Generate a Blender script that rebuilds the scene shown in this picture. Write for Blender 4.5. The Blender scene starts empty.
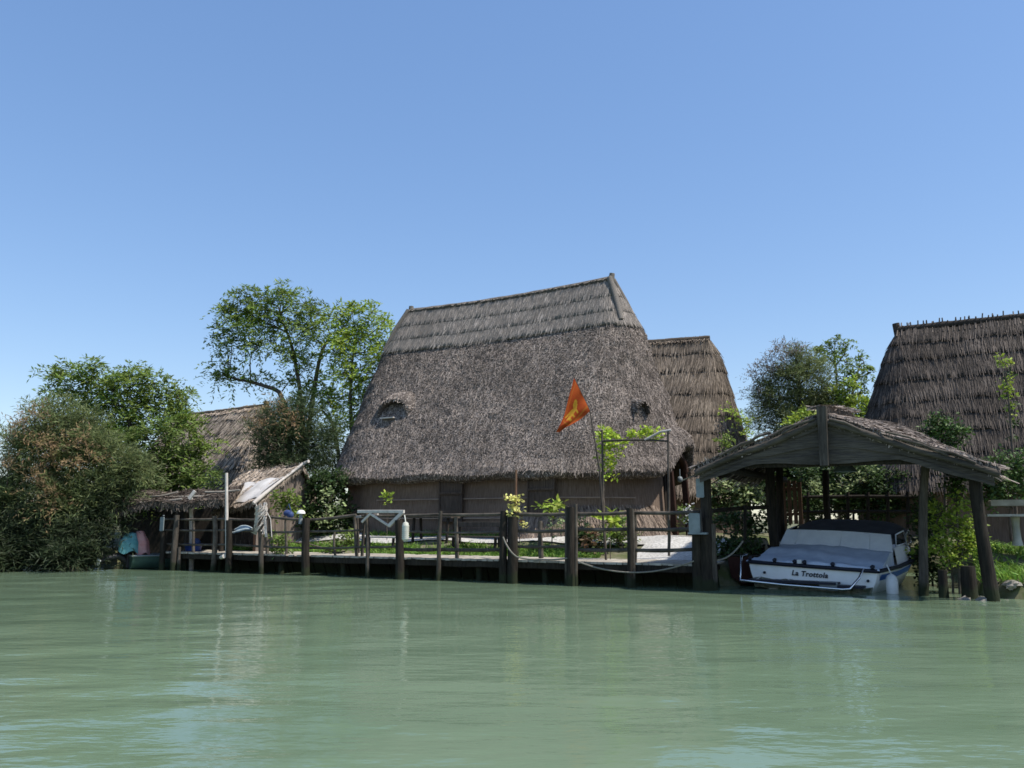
import bpy, math, random
import numpy as np
from mathutils import Vector

random.seed(11)
rng = np.random.default_rng(11)
scene = bpy.context.scene
C = scene.collection
PI = math.pi
R = math.radians

# ------------------------------------------------------------------ camera and site frames
F, CX, CY = 830.0, 512.0, 384.0
CAMZ = 1.5
PITCH = math.atan(136.0 / F)
CP, SP = math.cos(PITCH), math.sin(PITCH)

def ray(px, py):
    x, y = (px - CX) / F, (CY - py) / F
    return np.array([x, CP - y * SP, SP + y * CP])

def at_y(px, py, Y):
    d = ray(px, py)
    return d * (Y / d[1]) + np.array([0, 0, CAMZ])

def at_z(px, py, z):
    d = ray(px, py)
    return d * ((z - CAMZ) / d[2]) + np.array([0, 0, CAMZ])

TH = R(26.5)
DU = np.array([math.cos(TH), -math.sin(TH), 0.0])
DV = np.array([math.sin(TH), math.cos(TH), 0.0])
DZ = np.array([0, 0, 1.0])
O = np.array([4.08, 18.5, 0.0])

def S(u, v, z):
    return O + u * DU + v * DV + z * DZ

def uv_of(p):
    q = np.asarray(p) - O
    return float(q @ DU), float(q @ DV)

def fp(px, py, v=0.0):
    """the point of the vertical plane v seen in direction px,py, as (u, z)"""
    d = ray(px, py)
    cam = np.array([0, 0, CAMZ])
    t = (v - (cam - O) @ DV) / (d @ DV)
    p = cam + t * d
    return float((p - O) @ DU), float(p[2])

def fpw(px, py, v=0.0):
    u, z = fp(px, py, v)
    return S(u, v, z)

def sm(x):
    x = np.clip(x, 0, 1)
    return x * x * (3 - 2 * x)

def ground_uv(u, v):
    u = np.asarray(u, float); v = np.asarray(v, float)
    shore = 1.35 + (-1.05) * sm((u - 5.2) / 0.8) + (-0.6) * sm((-u - 16.0) / 1.5)
    shore = shore + 0.12 * np.sin(u * 2.3) + 0.08 * np.sin(u * 5.1 + 1)
    land = sm((v - shore + 0.35) / 0.7)
    inlet = sm((u - 0.3) / 0.5) * (1 - sm((u - 4.9) / 0.6)) * (1 - sm((v - 8.3) / 0.8))
    land = land * (1 - inlet)
    inlet2 = sm((u + 21.5) / 0.8) * (1 - sm((u + 16.9) / 0.4)) * (1 - sm((v - 4.2) / 0.8))
    land = land * (1 - inlet2)
    rise = 0.52 * sm((v - 1.7) / 2.6) * (1 - 0.35 * sm((u - 5) / 1.5))
    right = -0.12 * sm((u - 5) / 1)
    z = -0.9 + land * (0.9 + 0.46 + rise + right)
    z = z + land * (0.03 * np.sin(u * 1.7 + v) + 0.025 * np.sin(u * 0.6 - 2.1 * v))
    return z

def ground_at(p):
    u, v = uv_of(p)
    return float(ground_uv(u, v))

# ------------------------------------------------------------------ mesh builder
class MB:
    def __init__(s):
        s.v = []; s.q = []; s.t = []; s.n = 0
    def _add(s, V):
        V = np.asarray(V, float).reshape(-1, 3)
        b = s.n; s.v.append(V); s.n += len(V); return b
    def faces(s, V, F_, mat=0, smooth=False):
        b = s._add(V)
        for f in F_:
            f = [b + i for i in f]
            if len(f) == 4: s.q.append((np.array([f]), mat, smooth))
            elif len(f) == 3: s.t.append((np.array([f]), mat, smooth))
            else:
                s.t.append((np.array([[f[0], f[i], f[i + 1]] for i in range(1, len(f) - 1)]), mat, smooth))
    def quads(s, V, mat=0, smooth=False):
        V = np.asarray(V, float)
        b = s._add(V.reshape(-1, 3))
        s.q.append((b + np.arange(len(V) * 4).reshape(-1, 4), mat, smooth))
    def grid(s, G, mat=0, smooth=True, closed=False, flip=False, mask=None):
        G = np.asarray(G, float); a, b = G.shape[:2]
        base = s._add(G.reshape(-1, 3))
        I = np.arange(a * b).reshape(a, b)
        if closed: I = np.concatenate([I, I[:, :1]], 1)
        A = np.stack([I[:-1, :-1], I[:-1, 1:], I[1:, 1:], I[1:, :-1]], -1)
        if mask is not None:
            A = A[mask]
        Q = A.reshape(-1, 4)
        if flip: Q = Q[:, ::-1]
        if len(Q): s.q.append((base + Q, mat, smooth))
    def tube(s, pts, rad, n=8, mat=0, smooth=True, cap=True, jit=0.0):
        P = np.asarray(pts, float); m = len(P)
        rad = np.broadcast_to(np.asarray(rad, float), (m,))
        T = np.gradient(P, axis=0)
        T /= np.linalg.norm(T, axis=1)[:, None] + 1e-9
        ref = np.array([0.31, 0.17, 0.93]) if abs(T[0][2]) < 0.9 else np.array([0.93, 0.2, 0.1])
        G = []
        for i in range(m):
            e1 = np.cross(T[i], ref); e1 /= np.linalg.norm(e1); e2 = np.cross(T[i], e1)
            an = np.arange(n) * 2 * PI / n
            rr = rad[i] * (1 + (jit * rng.uniform(-1, 1, n) if jit else 0))
            G.append(P[i] + (np.cos(an) * rr)[:, None] * e1 + (np.sin(an) * rr)[:, None] * e2)
        G = np.array(G)
        s.grid(G, mat, smooth, closed=True)
        if cap:
            for k in (0, -1):
                c = G[k].mean(0)
                V = np.vstack([G[k], c])
                f = [(i, (i + 1) % n, n) if k == -1 else ((i + 1) % n, i, n) for i in range(n)]
                s.faces(V, f, mat, False)
    def bar(s, p0, p1, w, h, up=(0, 0, 1), mat=0, warp=0.0):
        """a squared timber from p0 to p1, slightly irregular"""
        p0 = np.asarray(p0, float); p1 = np.asarray(p1, float); up = np.asarray(up, float)
        T = p1 - p0; L = np.linalg.norm(T); T /= L
        sd = np.cross(T, up); sd /= np.linalg.norm(sd); u2 = np.cross(sd, T)
        m = max(2, int(L / 0.5) + 1) if warp else 2
        bev = min(w, h) * 0.12
        prof = [(-w / 2 + bev, -h / 2), (w / 2 - bev, -h / 2), (w / 2, -h / 2 + bev), (w / 2, h / 2 - bev),
                (w / 2 - bev, h / 2), (-w / 2 + bev, h / 2), (-w / 2, h / 2 - bev), (-w / 2, -h / 2 + bev)]
        G = []
        for i in range(m):
            c = p0 + T * (L * i / (m - 1))
            k = 1 + (rng.uniform(-.12, .12) if warp else 0)
            c = c + (sd * rng.uniform(-1, 1) + u2 * rng.uniform(-1, 1)) * warp
            G.append([c + sd * a * k + u2 * b * k for a, b in prof])
        G = np.array(G)
        s.grid(G, mat, False, closed=True)
        s.faces(G[0], [tuple(range(7, -1, -1))], mat); s.faces(G[-1], [tuple(range(8))], mat)
    def box(s, c, sz, ax=None, mat=0):
        c = np.asarray(c, float); sx, sy, sz_ = sz
        X, Y, Z = ax if ax is not None else (np.array([1, 0, 0.]), np.array([0, 1., 0]), DZ)
        s.bar(c - Y * sy / 2, c + Y * sy / 2, sx, sz_, up=Z, mat=mat)
    def poly(s, pts, thick, nrm, mat=0):
        """a flat outline with thickness"""
        P = np.asarray(pts, float); n = len(P); nrm = np.asarray(nrm, float)
        A = P + nrm * thick / 2; B = P - nrm * thick / 2
        s.faces(A, [tuple(range(n))], mat); s.faces(B, [tuple(range(n - 1, -1, -1))], mat)
        for i in range(n):
            j = (i + 1) % n
            s.faces([A[i], B[i], B[j], A[j]], [(0, 1, 2, 3)], mat)
    def ball(s, c, r, nu=12, nv=8, mat=0, zmin=-1.0):
        c = np.asarray(c, float); r = np.broadcast_to(np.asarray(r, float), (3,))
        th = np.linspace(math.asin(zmin), PI / 2 - 1e-3, nv)
        ph = np.arange(nu) * 2 * PI / nu
        G = np.stack([np.cos(th)[:, None] * np.cos(ph), np.cos(th)[:, None] * np.sin(ph), np.repeat(np.sin(th)[:, None], nu, 1)], -1) * r + c
        s.grid(G, mat, True, closed=True)
    def lathe(s, c, prof, n=16, mat=0):
        ph = np.arange(n) * 2 * PI / n
        G = np.array([[np.asarray(c) + np.array([r * math.cos(a), r * math.sin(a), z]) for a in ph] for r, z in prof])
        s.grid(G, mat, True, closed=True)
    def build(s, name, mats, parent=None, base=None):
        if not isinstance(mats, (list, tuple)): mats = [mats]
        V = np.concatenate(s.v) if s.v else np.zeros((0, 3))
        org = np.zeros(3)
        root = parent
        while root is not None and root.parent is not None: root = root.parent
        if root is not None: org = np.array(root['_org'])
        elif base is not None: org = np.asarray(base, float)
        V = V - org
        me = bpy.data.meshes.new(name)
        chunks = [(f, m, sm_, 4) for f, m, sm_ in s.q] + [(f, m, sm_, 3) for f, m, sm_ in s.t]
        li = np.concatenate([f.reshape(-1) for f, *_ in chunks]).astype(np.int32)
        tot = np.concatenate([np.full(len(f), k) for f, _, _, k in chunks])
        mi = np.concatenate([np.full(len(f), m) for f, m, _, _ in chunks]).astype(np.int32)
        sf = np.concatenate([np.full(len(f), b) for f, _, b, _ in chunks]).astype(bool)
        st = np.concatenate([[0], np.cumsum(tot)[:-1]]).astype(np.int32)
        me.vertices.add(len(V)); me.vertices.foreach_set('co', V.astype(np.float32).reshape(-1))
        me.loops.add(len(li)); me.loops.foreach_set('vertex_index', li)
        me.polygons.add(len(st)); me.polygons.foreach_set('loop_start', st)
        me.polygons.foreach_set('material_index', mi); me.polygons.foreach_set('use_smooth', sf)
        me.update(calc_edges=True); me.validate()
        for m in mats: me.materials.append(m)
        o = bpy.data.objects.new(name, me); C.objects.link(o)
        if parent is not None: o.parent = parent
        else:
            o.location = org; o['_org'] = [float(x) for x in org]
        return o

def tag(o, label=None, cat=None, group=None, kind=None):
    if label: o['label'] = label
    if cat: o['category'] = cat
    if group: o['group'] = group
    if kind: o['kind'] = kind
    return o

def thing(name, label, cat, loc, group=None):
    o = bpy.data.objects.new(name, None); C.objects.link(o)
    o.empty_display_size = 0.2
    o.location = [float(x) for x in loc]; o['_org'] = [float(x) for x in loc]
    return tag(o, label, cat, group)

# ------------------------------------------------------------------ materials
def mat(name, c1, c2=None, scale=3.0, stretch=(1, 1, 1), detail=5, rough=0.85, island=0.0, hue=0.0, bump=0.0, spec=0.25,
        blot=0.0, blot_scale=0.5, trans=0.0, lo=0.35, hi=0.65, metal=0.0, rot=(0, 0, 0), tide=False):
    m = bpy.data.materials.new(name); m.use_nodes = True
    nt = m.node_tree; N = nt.nodes; L = nt.links
    b = N['Principled BSDF']; out = N['Material Output']
    b.inputs['Roughness'].default_value = rough
    b.inputs['Specular IOR Level'].default_value = spec
    b.inputs['Metallic'].default_value = metal
    c2 = c2 or tuple(x * 0.75 for x in c1)
    tc = N.new('ShaderNodeTexCoord'); mp = N.new('ShaderNodeMapping')
    mp.inputs['Scale'].default_value = stretch; mp.inputs['Rotation'].default_value = rot
    L.new(tc.outputs['Object'], mp.inputs['Vector'])
    nz = N.new('ShaderNodeTexNoise'); nz.inputs['Scale'].default_value = scale; nz.inputs['Detail'].default_value = detail
    nz.inputs['Roughness'].default_value = 0.65
    L.new(mp.outputs[0], nz.inputs['Vector'])
    rp = N.new('ShaderNodeValToRGB')
    rp.color_ramp.elements[0].position = lo; rp.color_ramp.elements[1].position = hi
    rp.color_ramp.elements[0].color = (*c1, 1); rp.color_ramp.elements[1].color = (*c2, 1)
    L.new(nz.outputs['Fac'], rp.inputs['Fac'])
    col = rp.outputs['Color']
    if island or hue or blot:
        hs = N.new('ShaderNodeHueSaturation'); L.new(col, hs.inputs['Color']); col = hs.outputs['Color']
        val = None
        if island or hue:
            g = N.new('ShaderNodeNewGeometry')
            mr = N.new('ShaderNodeMapRange'); mr.inputs['To Min'].default_value = 1 - island; mr.inputs['To Max'].default_value = 1 + island
            L.new(g.outputs['Random Per Island'], mr.inputs['Value']); val = mr.outputs['Result']
            if hue:
                wn = N.new('ShaderNodeTexWhiteNoise'); wn.noise_dimensions = '1D'
                L.new(g.outputs['Random Per Island'], wn.inputs['W'])
                m2 = N.new('ShaderNodeMapRange'); m2.inputs['To Min'].default_value = 0.5 - hue; m2.inputs['To Max'].default_value = 0.5 + hue
                L.new(wn.outputs['Value'], m2.inputs['Value']); L.new(m2.outputs['Result'], hs.inputs['Hue'])
        if blot:
            n2 = N.new('ShaderNodeTexNoise'); n2.inputs['Scale'].default_value = blot_scale; n2.inputs['Detail'].default_value = 4
            L.new(tc.outputs['Object'], n2.inputs['Vector'])
            m3 = N.new('ShaderNodeMapRange'); m3.inputs['From Min'].default_value = 0.3; m3.inputs['From Max'].default_value = 0.7
            m3.inputs['To Min'].default_value = 1 - blot; m3.inputs['To Max'].default_value = 1 + blot
            L.new(n2.outputs['Fac'], m3.inputs['Value'])
            if val is None: val = m3.outputs['Result']
            else:
                mu = N.new('ShaderNodeMath'); mu.operation = 'MULTIPLY'; L.new(val, mu.inputs[0]); L.new(m3.outputs['Result'], mu.inputs[1]); val = mu.outputs[0]
        L.new(val, hs.inputs['Value'])
    if tide:   # weed and silt left on timber up to the high water mark
        gp = N.new('ShaderNodeNewGeometry'); sx = N.new('ShaderNodeSeparateXYZ'); L.new(gp.outputs['Position'], sx.inputs[0])
        n3 = N.new('ShaderNodeTexNoise'); n3.inputs['Scale'].default_value = 4; L.new(gp.outputs['Position'], n3.inputs['Vector'])
        ma = N.new('ShaderNodeMath'); ma.operation = 'MULTIPLY_ADD'; ma.inputs[1].default_value = 0.35; L.new(n3.outputs['Fac'], ma.inputs[0]); L.new(sx.outputs['Z'], ma.inputs[2])
        m4 = N.new('ShaderNodeMapRange'); m4.inputs['From Min'].default_value = 0.34; m4.inputs['From Max'].default_value = 0.46
        m4.inputs['To Min'].default_value = 1; m4.inputs['To Max'].default_value = 0; L.new(ma.outputs[0], m4.inputs['Value'])
        mc = N.new('ShaderNodeMix'); mc.data_type = 'RGBA'; L.new(m4.outputs['Result'], mc.inputs['Factor'])
        L.new(col, mc.inputs['A']); mc.inputs['B'].default_value = (0.022, 0.027, 0.012, 1); col = mc.outputs['Result']
    L.new(col, b.inputs['Base Color'])
    if bump:
        bp = N.new('ShaderNodeBump'); bp.inputs['Strength'].default_value = min(1, bump); bp.inputs['Distance'].default_value = 0.03
        L.new(nz.outputs['Fac'], bp.inputs['Height']); L.new(bp.outputs[0], b.inputs['Normal'])
    if trans:
        tr = N.new('ShaderNodeBsdfTranslucent'); L.new(col, tr.inputs['Color'])
        mx = N.new('ShaderNodeMixShader'); mx.inputs[0].default_value = trans
        L.new(b.outputs[0], mx.inputs[1]); L.new(tr.outputs[0], mx.inputs[2]); L.new(mx.outputs[0], out.inputs['Surface'])
    return m

M = {}
M['straw_rough'] = mat('straw_rough', (0.160, 0.130, 0.108), (0.312, 0.260, 0.222), scale=3.2, stretch=(1.6, 1.6, .35), detail=6, lo=.3, hi=.7, island=0.7, blot=0.3, blot_scale=0.5)
M['thatch_base'] = mat('thatch_base', (0.05, 0.04, 0.033), (0.11, 0.09, 0.077), scale=22, bump=1.0, blot=0.25)
M['straw_cap'] = mat('straw_cap', (0.22, 0.187, 0.158), (0.37, 0.32, 0.275), scale=2.5, stretch=(2, 2, .4), detail=6, island=0.3, blot=0.18, blot_scale=0.6)
M['cap_base'] = mat('cap_base', (0.12, 0.105, 0.09), (0.2, 0.18, 0.155), scale=9, stretch=(6, 6, 0.6), bump=0.8)
M['straw_tan'] = mat('straw_tan', (0.175, 0.135, 0.10), (0.25, 0.20, 0.15), scale=1.0, island=0.55, blot=0.25, blot_scale=0.5)
M['tan_base'] = mat('tan_base', (0.07, 0.053, 0.037), (0.12, 0.093, 0.066), scale=9, stretch=(6, 6, 0.6), bump=0.8, blot=0.2)
M['straw_dark'] = mat('straw_dark', (0.095, 0.075, 0.06), (0.15, 0.12, 0.097), scale=1.0, island=0.5, blot=0.25, blot_scale=0.5)
M['dark_base'] = mat('dark_base', (0.035, 0.028, 0.022), (0.065, 0.052, 0.042), scale=9, stretch=(6, 6, 0.6), bump=0.8, blot=0.2)
M['straw_pale'] = mat('straw_pale', (0.34, 0.275, 0.215), (0.45, 0.37, 0.295), scale=1.0, island=0.45, blot=0.2, blot_scale=0.6)
M['reed_wall'] = mat('reed_wall', (0.10, 0.068, 0.05), (0.25, 0.185, 0.142), scale=9, stretch=(6, 6, 0.25), detail=7, lo=.3, hi=.7, bump=0.9, blot=0.2)
M['reed_stalk'] = mat('reed_stalk', (0.20, 0.15, 0.115), (0.29, 0.225, 0.175), scale=1.5, island=0.45)
M['wood_grey'] = mat('wood_grey', (0.040, 0.033, 0.026), (0.095, 0.08, 0.064), scale=5, stretch=(4, 4, 0.5), bump=0.7, blot=0.25, blot_scale=1.2, tide=True)
M['wood_rail'] = mat('wood_rail', (0.055, 0.045, 0.035), (0.125, 0.105, 0.083), scale=4, bump=0.5, blot=0.25, blot_scale=1.0, tide=True)
M['wood_dark'] = mat('wood_dark', (0.012, 0.0095, 0.007), (0.038, 0.030, 0.022), scale=5, stretch=(4, 4, 0.5), bump=0.7, blot=0.25, blot_scale=1.2, tide=True)
M['wood_brown'] = mat('wood_brown', (0.11, 0.058, 0.035), (0.17, 0.10, 0.062), scale=5, stretch=(4, 4, 0.5), bump=0.5)
M['wood_gable'] = mat('wood_gable', (0.04, 0.033, 0.026), (0.115, 0.097, 0.077), scale=6, stretch=(.5, .5, 6), detail=7, lo=.3, hi=.7, bump=0.7, blot=0.3, blot_scale=1.0)
M['wood_pale'] = mat('wood_pale', (0.45, 0.40, 0.35), (0.62, 0.57, 0.51), scale=6, bump=0.4, blot=0.2)
M['deck_wood'] = mat('deck_wood', (0.28, 0.245, 0.20), (0.42, 0.38, 0.315), scale=4, island=0.22, bump=0.5, blot=0.15, blot_scale=1.5)
M['black'] = mat('dark_interior', (0.012, 0.01, 0.009), (0.02, 0.017, 0.014), scale=4)
M['door_wood'] = mat('door_wood', (0.05, 0.022, 0.014), (0.03, 0.015, 0.01), scale=6, bump=0.3)
M['red_wood'] = mat('red_wood', (0.05, 0.018, 0.012), (0.035, 0.013, 0.009), scale=6, bump=0.3)
M['white_paint'] = mat('white_paint', (0.72, 0.72, 0.70), (0.6, 0.6, 0.58), scale=4, rough=0.45, spec=0.4)
M['gelcoat'] = mat('gelcoat', (0.84, 0.84, 0.82), (0.74, 0.74, 0.71), scale=2.5, rough=0.32, spec=0.5, lo=0.4, hi=0.8)
M['cover_blue'] = mat('cover_blue', (0.58, 0.64, 0.74), (0.46, 0.52, 0.62), scale=3, rough=0.7, bump=0.25)
M['cover_white'] = mat('cover_white', (0.80, 0.82, 0.84), (0.70, 0.72, 0.75), scale=2.5, rough=0.6, bump=0.2)
M['canopy_navy'] = mat('canopy_navy', (0.055, 0.056, 0.066), (0.08, 0.082, 0.095), scale=4, rough=0.8)
M['navy'] = mat('navy_rubber', (0.012, 0.014, 0.025), (0.02, 0.022, 0.035), scale=5, rough=0.5)
M['blue_stripe'] = mat('blue_stripe', (0.02, 0.12, 0.42), (0.03, 0.15, 0.48), scale=3, rough=0.35)
M['wood_weather'] = mat('wood_weather', (0.20, 0.175, 0.145), (0.33, 0.30, 0.25), scale=5, bump=.5, blot=.2)
M['chrome'] = mat('chrome', (0.75, 0.76, 0.78), (0.65, 0.66, 0.68), scale=8, rough=0.22, metal=1.0)
M['rope'] = mat('rope_fibre', (0.17, 0.155, 0.125), (0.26, 0.24, 0.20), scale=30, bump=0.6)
M['fender'] = mat('fender_vinyl', (0.62, 0.62, 0.55), (0.45, 0.44, 0.36), scale=5, rough=0.5)
M['pane_dark'] = mat('pane_dark', (0.02, 0.02, 0.02), (0.035, 0.035, 0.035), scale=2, rough=.6, spec=.1)
M['glass_dark'] = mat('glass_dark', (0.02, 0.025, 0.03), (0.03, 0.035, 0.04), scale=2, rough=0.08, spec=0.6)
M['plate_grey'] = mat('plate_grey', (0.24, 0.27, 0.275), (0.17, 0.195, 0.2), scale=5, rough=0.45)
M['lamp_white'] = mat('lamp_white', (0.78, 0.77, 0.72), (0.68, 0.67, 0.62), scale=5, rough=0.4)
M['hull_green'] = mat('hull_green', (0.06, 0.11, 0.09), (0.04, 0.075, 0.06), scale=4, rough=0.5)
M['cloth_teal'] = mat('cloth_teal', (0.09, 0.27, 0.30), (0.2, 0.45, 0.47), scale=5)
M['cloth_pink'] = mat('cloth_pink', (0.55, 0.24, 0.24), (0.62, 0.36, 0.34), scale=5)
M['motor_black'] = mat('motor_black', (0.02, 0.02, 0.022), (0.035, 0.035, 0.037), scale=4, rough=0.4)
M['bucket_blue'] = mat('bucket_blue', (0.03, 0.055, 0.2), (0.045, 0.085, 0.27), scale=4, rough=0.45)
M['bag_blue'] = mat('bag_blue', (0.025, 0.045, 0.12), (0.05, 0.08, 0.2), scale=9, rough=0.6)
M['net_grey'] = mat('net_grey', (0.42, 0.48, 0.48), (0.25, 0.3, 0.3), scale=14, rough=0.8, bump=0.6)
M['flag_red'] = mat('flag_red', (0.43, 0.06, 0.012), (0.54, 0.105, 0.018), scale=3, trans=0.3)
M['flag_gold'] = mat('flag_gold', (0.60, 0.32, 0.03), (0.66, 0.38, 0.04), scale=6, trans=0.3)
M['flag_orange'] = mat('flag_orange', (0.5, 0.14, 0.02), (0.54, 0.18, 0.03), scale=6, trans=0.3)
M['bark'] = mat('bark', (0.07, 0.055, 0.042), (0.14, 0.115, 0.09), scale=8, stretch=(3, 3, 0.8), bump=0.8)
M['shutter'] = mat('shutter_wood', (0.05, 0.036, 0.028), (0.10, 0.075, 0.058), scale=6, stretch=(5, 5, .4), bump=.6, blot=.2)
M['slab_tan'] = mat('slab_tan', (0.34, 0.29, 0.22), (0.46, 0.40, 0.32), scale=5, bump=.5, blot=.2)
M['stone'] = mat('stone', (0.38, 0.36, 0.32), (0.5, 0.47, 0.42), scale=5, bump=0.6, blot=0.2)
M['rock'] = mat('rock', (0.16, 0.145, 0.12), (0.3, 0.275, 0.235), scale=4, bump=0.8, island=0.35)
LB = 1.3
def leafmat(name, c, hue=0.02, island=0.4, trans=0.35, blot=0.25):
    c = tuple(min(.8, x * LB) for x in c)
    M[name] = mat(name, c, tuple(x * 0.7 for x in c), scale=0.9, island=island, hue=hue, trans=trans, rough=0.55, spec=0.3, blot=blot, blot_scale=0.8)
leafmat('leaf_green', (0.16, 0.222, 0.042))
leafmat('leaf_bright', (0.265, 0.345, 0.05))
leafmat('leaf_lime', (0.36, 0.46, 0.05))
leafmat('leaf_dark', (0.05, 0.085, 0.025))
leafmat('needle_shade', (0.045, 0.062, 0.028), hue=0.02)  # lower tamarisk needles, deep shade put into the leaf colour
leafmat('leaf_mid', (0.125, 0.178, 0.04))
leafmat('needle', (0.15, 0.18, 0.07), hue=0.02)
leafmat('needle_dark', (0.075, 0.105, 0.045), hue=0.02)
leafmat('plume', (0.27, 0.185, 0.095), hue=0.02)
leafmat('plume_grey', (0.19, 0.165, 0.14), hue=0.02)
leafmat('leaf_glossy', (0.075, 0.13, 0.035), trans=0.2)
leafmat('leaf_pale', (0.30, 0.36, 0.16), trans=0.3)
leafmat('petal_yellow', (0.75, 0.58, 0.2), hue=0.02, trans=0.3)
leafmat('petal_white', (0.75, 0.75, 0.62), hue=0.01, trans=0.3)
leafmat('grass', (0.16, 0.27, 0.045), hue=0.02)
leafmat('leaf_brown', (0.16, 0.10, 0.05), hue=0.02)
# ------------------------------------------------------------------ surface scatter
def straws(mb, G, n, Lr=(.15, .3), Wr=(.02, .035), ang=.3, lift=(.08, .3), off=.015, mat=0, roll=.6, pos=None):
    """short flat reeds laid on a surface whose rows run down the slope"""
    G = np.asarray(G, float)
    A = G[:-1, :-1]; B = G[:-1, 1:]; D = G[1:, :-1]; E = G[1:, 1:]
    dn = (D - A + E - B) / 2; ac = (B - A + E - D) / 2
    nr = np.cross(dn, ac); ar = np.linalg.norm(nr, axis=-1)
    p = (ar / ar.sum()).ravel()
    k = rng.choice(len(p), n, p=p)
    a = rng.random(n)[:, None]; b = rng.random(n)[:, None]
    if pos is not None: a = (pos + (1 - pos) * a)
    f = lambda X: X.reshape(-1, 3)[k]
    P = (f(A) * (1 - a) + f(D) * a) * (1 - b) + (f(B) * (1 - a) + f(E) * a) * b
    un = lambda X: X / (np.linalg.norm(X, axis=-1, keepdims=True) + 1e-9)
    d = un(f(dn)); nn = un(f(nr)); c = un(np.cross(nn, d))
    th = rng.normal(0, ang, n)[:, None]
    dr = d * np.cos(th) + c * np.sin(th)
    lf = rng.uniform(*lift, n)[:, None]
    dr2 = dr * np.cos(lf) + nn * np.sin(lf)
    w = np.cross(dr2, nn); w = un(w)
    ro = rng.normal(0, roll, n)[:, None]
    w = w * np.cos(ro) + un(np.cross(w, dr2)) * np.sin(ro)
    L_ = rng.uniform(*Lr, n)[:, None]; W_ = rng.uniform(*Wr, n)[:, None] / 2
    P = P + nn * off - dr2 * L_ * 0.4
    T = P + dr2 * L_
    mb.quads(np.stack([P - w * W_, P + w * W_, T + w * W_ * .75, T - w * W_ * .75], 1), mat)

def stadium(a, r, nf=30, na=18):
    """outline round a long plan with apsidal ends, anticlockwise from the front left"""
    x = np.linspace(-a, a, nf, endpoint=False)
    ph = np.linspace(-PI / 2, PI / 2, na, endpoint=False)
    X = np.concatenate([x, a + r * np.cos(ph), -x, -a - r * np.cos(ph)])
    Y = np.concatenate([np.full(nf, -r), r * np.sin(ph), np.full(nf, r), -r * np.sin(ph)])
    return X, Y
def stadium_phi(nf=30, na=18):
    """angle on the right hand apse, 99 elsewhere"""
    ph = np.linspace(-PI / 2, PI / 2, na, endpoint=False)
    return np.concatenate([np.full(nf, 99.), ph, np.full(nf, 99.), np.full(na, 99.)])

class Frame:
    def __init__(s, org, th):
        s.o = np.asarray(org, float); s.d = np.array([math.cos(th), -math.sin(th), 0]); s.n = np.array([math.sin(th), math.cos(th), 0])
    def __call__(s, x, y, z):
        x = np.asarray(x, float); y = np.asarray(y, float); z = np.asarray(z, float)
        return s.o + x[..., None] * s.d + y[..., None] * s.n + z[..., None] * DZ

def ridge_frame(pa, pb, tb):
    """a level ridge seen from pixel pa to pixel pb, its near end tb metres away"""
    da, db = ray(*pa), ray(*pb)
    B = db * tb + np.array([0, 0, CAMZ]); ta = tb * db[2] / da[2]
    A = da * ta + np.array([0, 0, CAMZ])
    m = (A + B) / 2; e = B - A
    th = math.atan2(-e[1], e[0])
    return Frame((m[0], m[1], 0), th), np.linalg.norm(e) / 2, B[2]

def closeG(G): return np.concatenate([G, G[:, :1]], 1)

def surf_at(G, px, py):
    P = G.reshape(-1, 3); q = P - np.array([0, 0, CAMZ])
    zc = q[:, 1] * CP + q[:, 2] * SP; yc = -q[:, 1] * SP + q[:, 2] * CP
    X = CX + F * q[:, 0] / zc; Y = CY - F * yc / zc
    s = np.hypot(X - px, Y - py) + zc * 1.5
    k = int(np.argmin(s)); i, j = divmod(k, G.shape[1])
    i = min(max(i, 1), G.shape[0] - 2); j2 = (j + 1) % G.shape[1]
    dn = G[i + 1, j] - G[i - 1, j]; ac = G[i, j2] - G[i, j - 1]
    un = lambda v: v / np.linalg.norm(v)
    return G[i, j], un(dn), un(ac), un(np.cross(dn, ac))

# ------------------------------------------------------------------ ground, water, sky
def make_ground():
    fine_u = np.arange(-26, 16, 0.25); fine_v = np.arange(-2, 14, 0.22)
    u = np.concatenate([[-900, -400, -150, -80, -50, -36], fine_u, [18, 24, 36, 60, 110, 300, 900]])
    v = np.concatenate([[-300, -80, -20, -6, -3], fine_v, [15, 18, 24, 36, 60, 110, 300, 1200]])
    U, V = np.meshgrid(u, v)
    Z = ground_uv(U, V)
    Z += np.where((U > -26) & (U < 16) & (Z > 0.2), 0.018 * rng.standard_normal(U.shape), 0)
    G = O + U[..., None] * DU + V[..., None] * DV + Z[..., None] * DZ
    mb = MB(); mb.grid(G, 0, True)
    o = mb.build('ground', M['earth']); o['kind'] = 'structure'

def earth_mat():
    m = mat('earth', (0.085, 0.10, 0.035), (0.19, 0.165, 0.11), scale=1.6, detail=8, bump=0.8, lo=0.42, hi=0.62)
    return m
M['earth'] = earth_mat()
M['gravel'] = mat('gravel', (0.27, 0.255, 0.225), (0.60, 0.575, 0.53), scale=16, detail=9, bump=0.9, lo=.3, hi=.62, blot=0.15, blot_scale=1.5)
make_ground()

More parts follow.
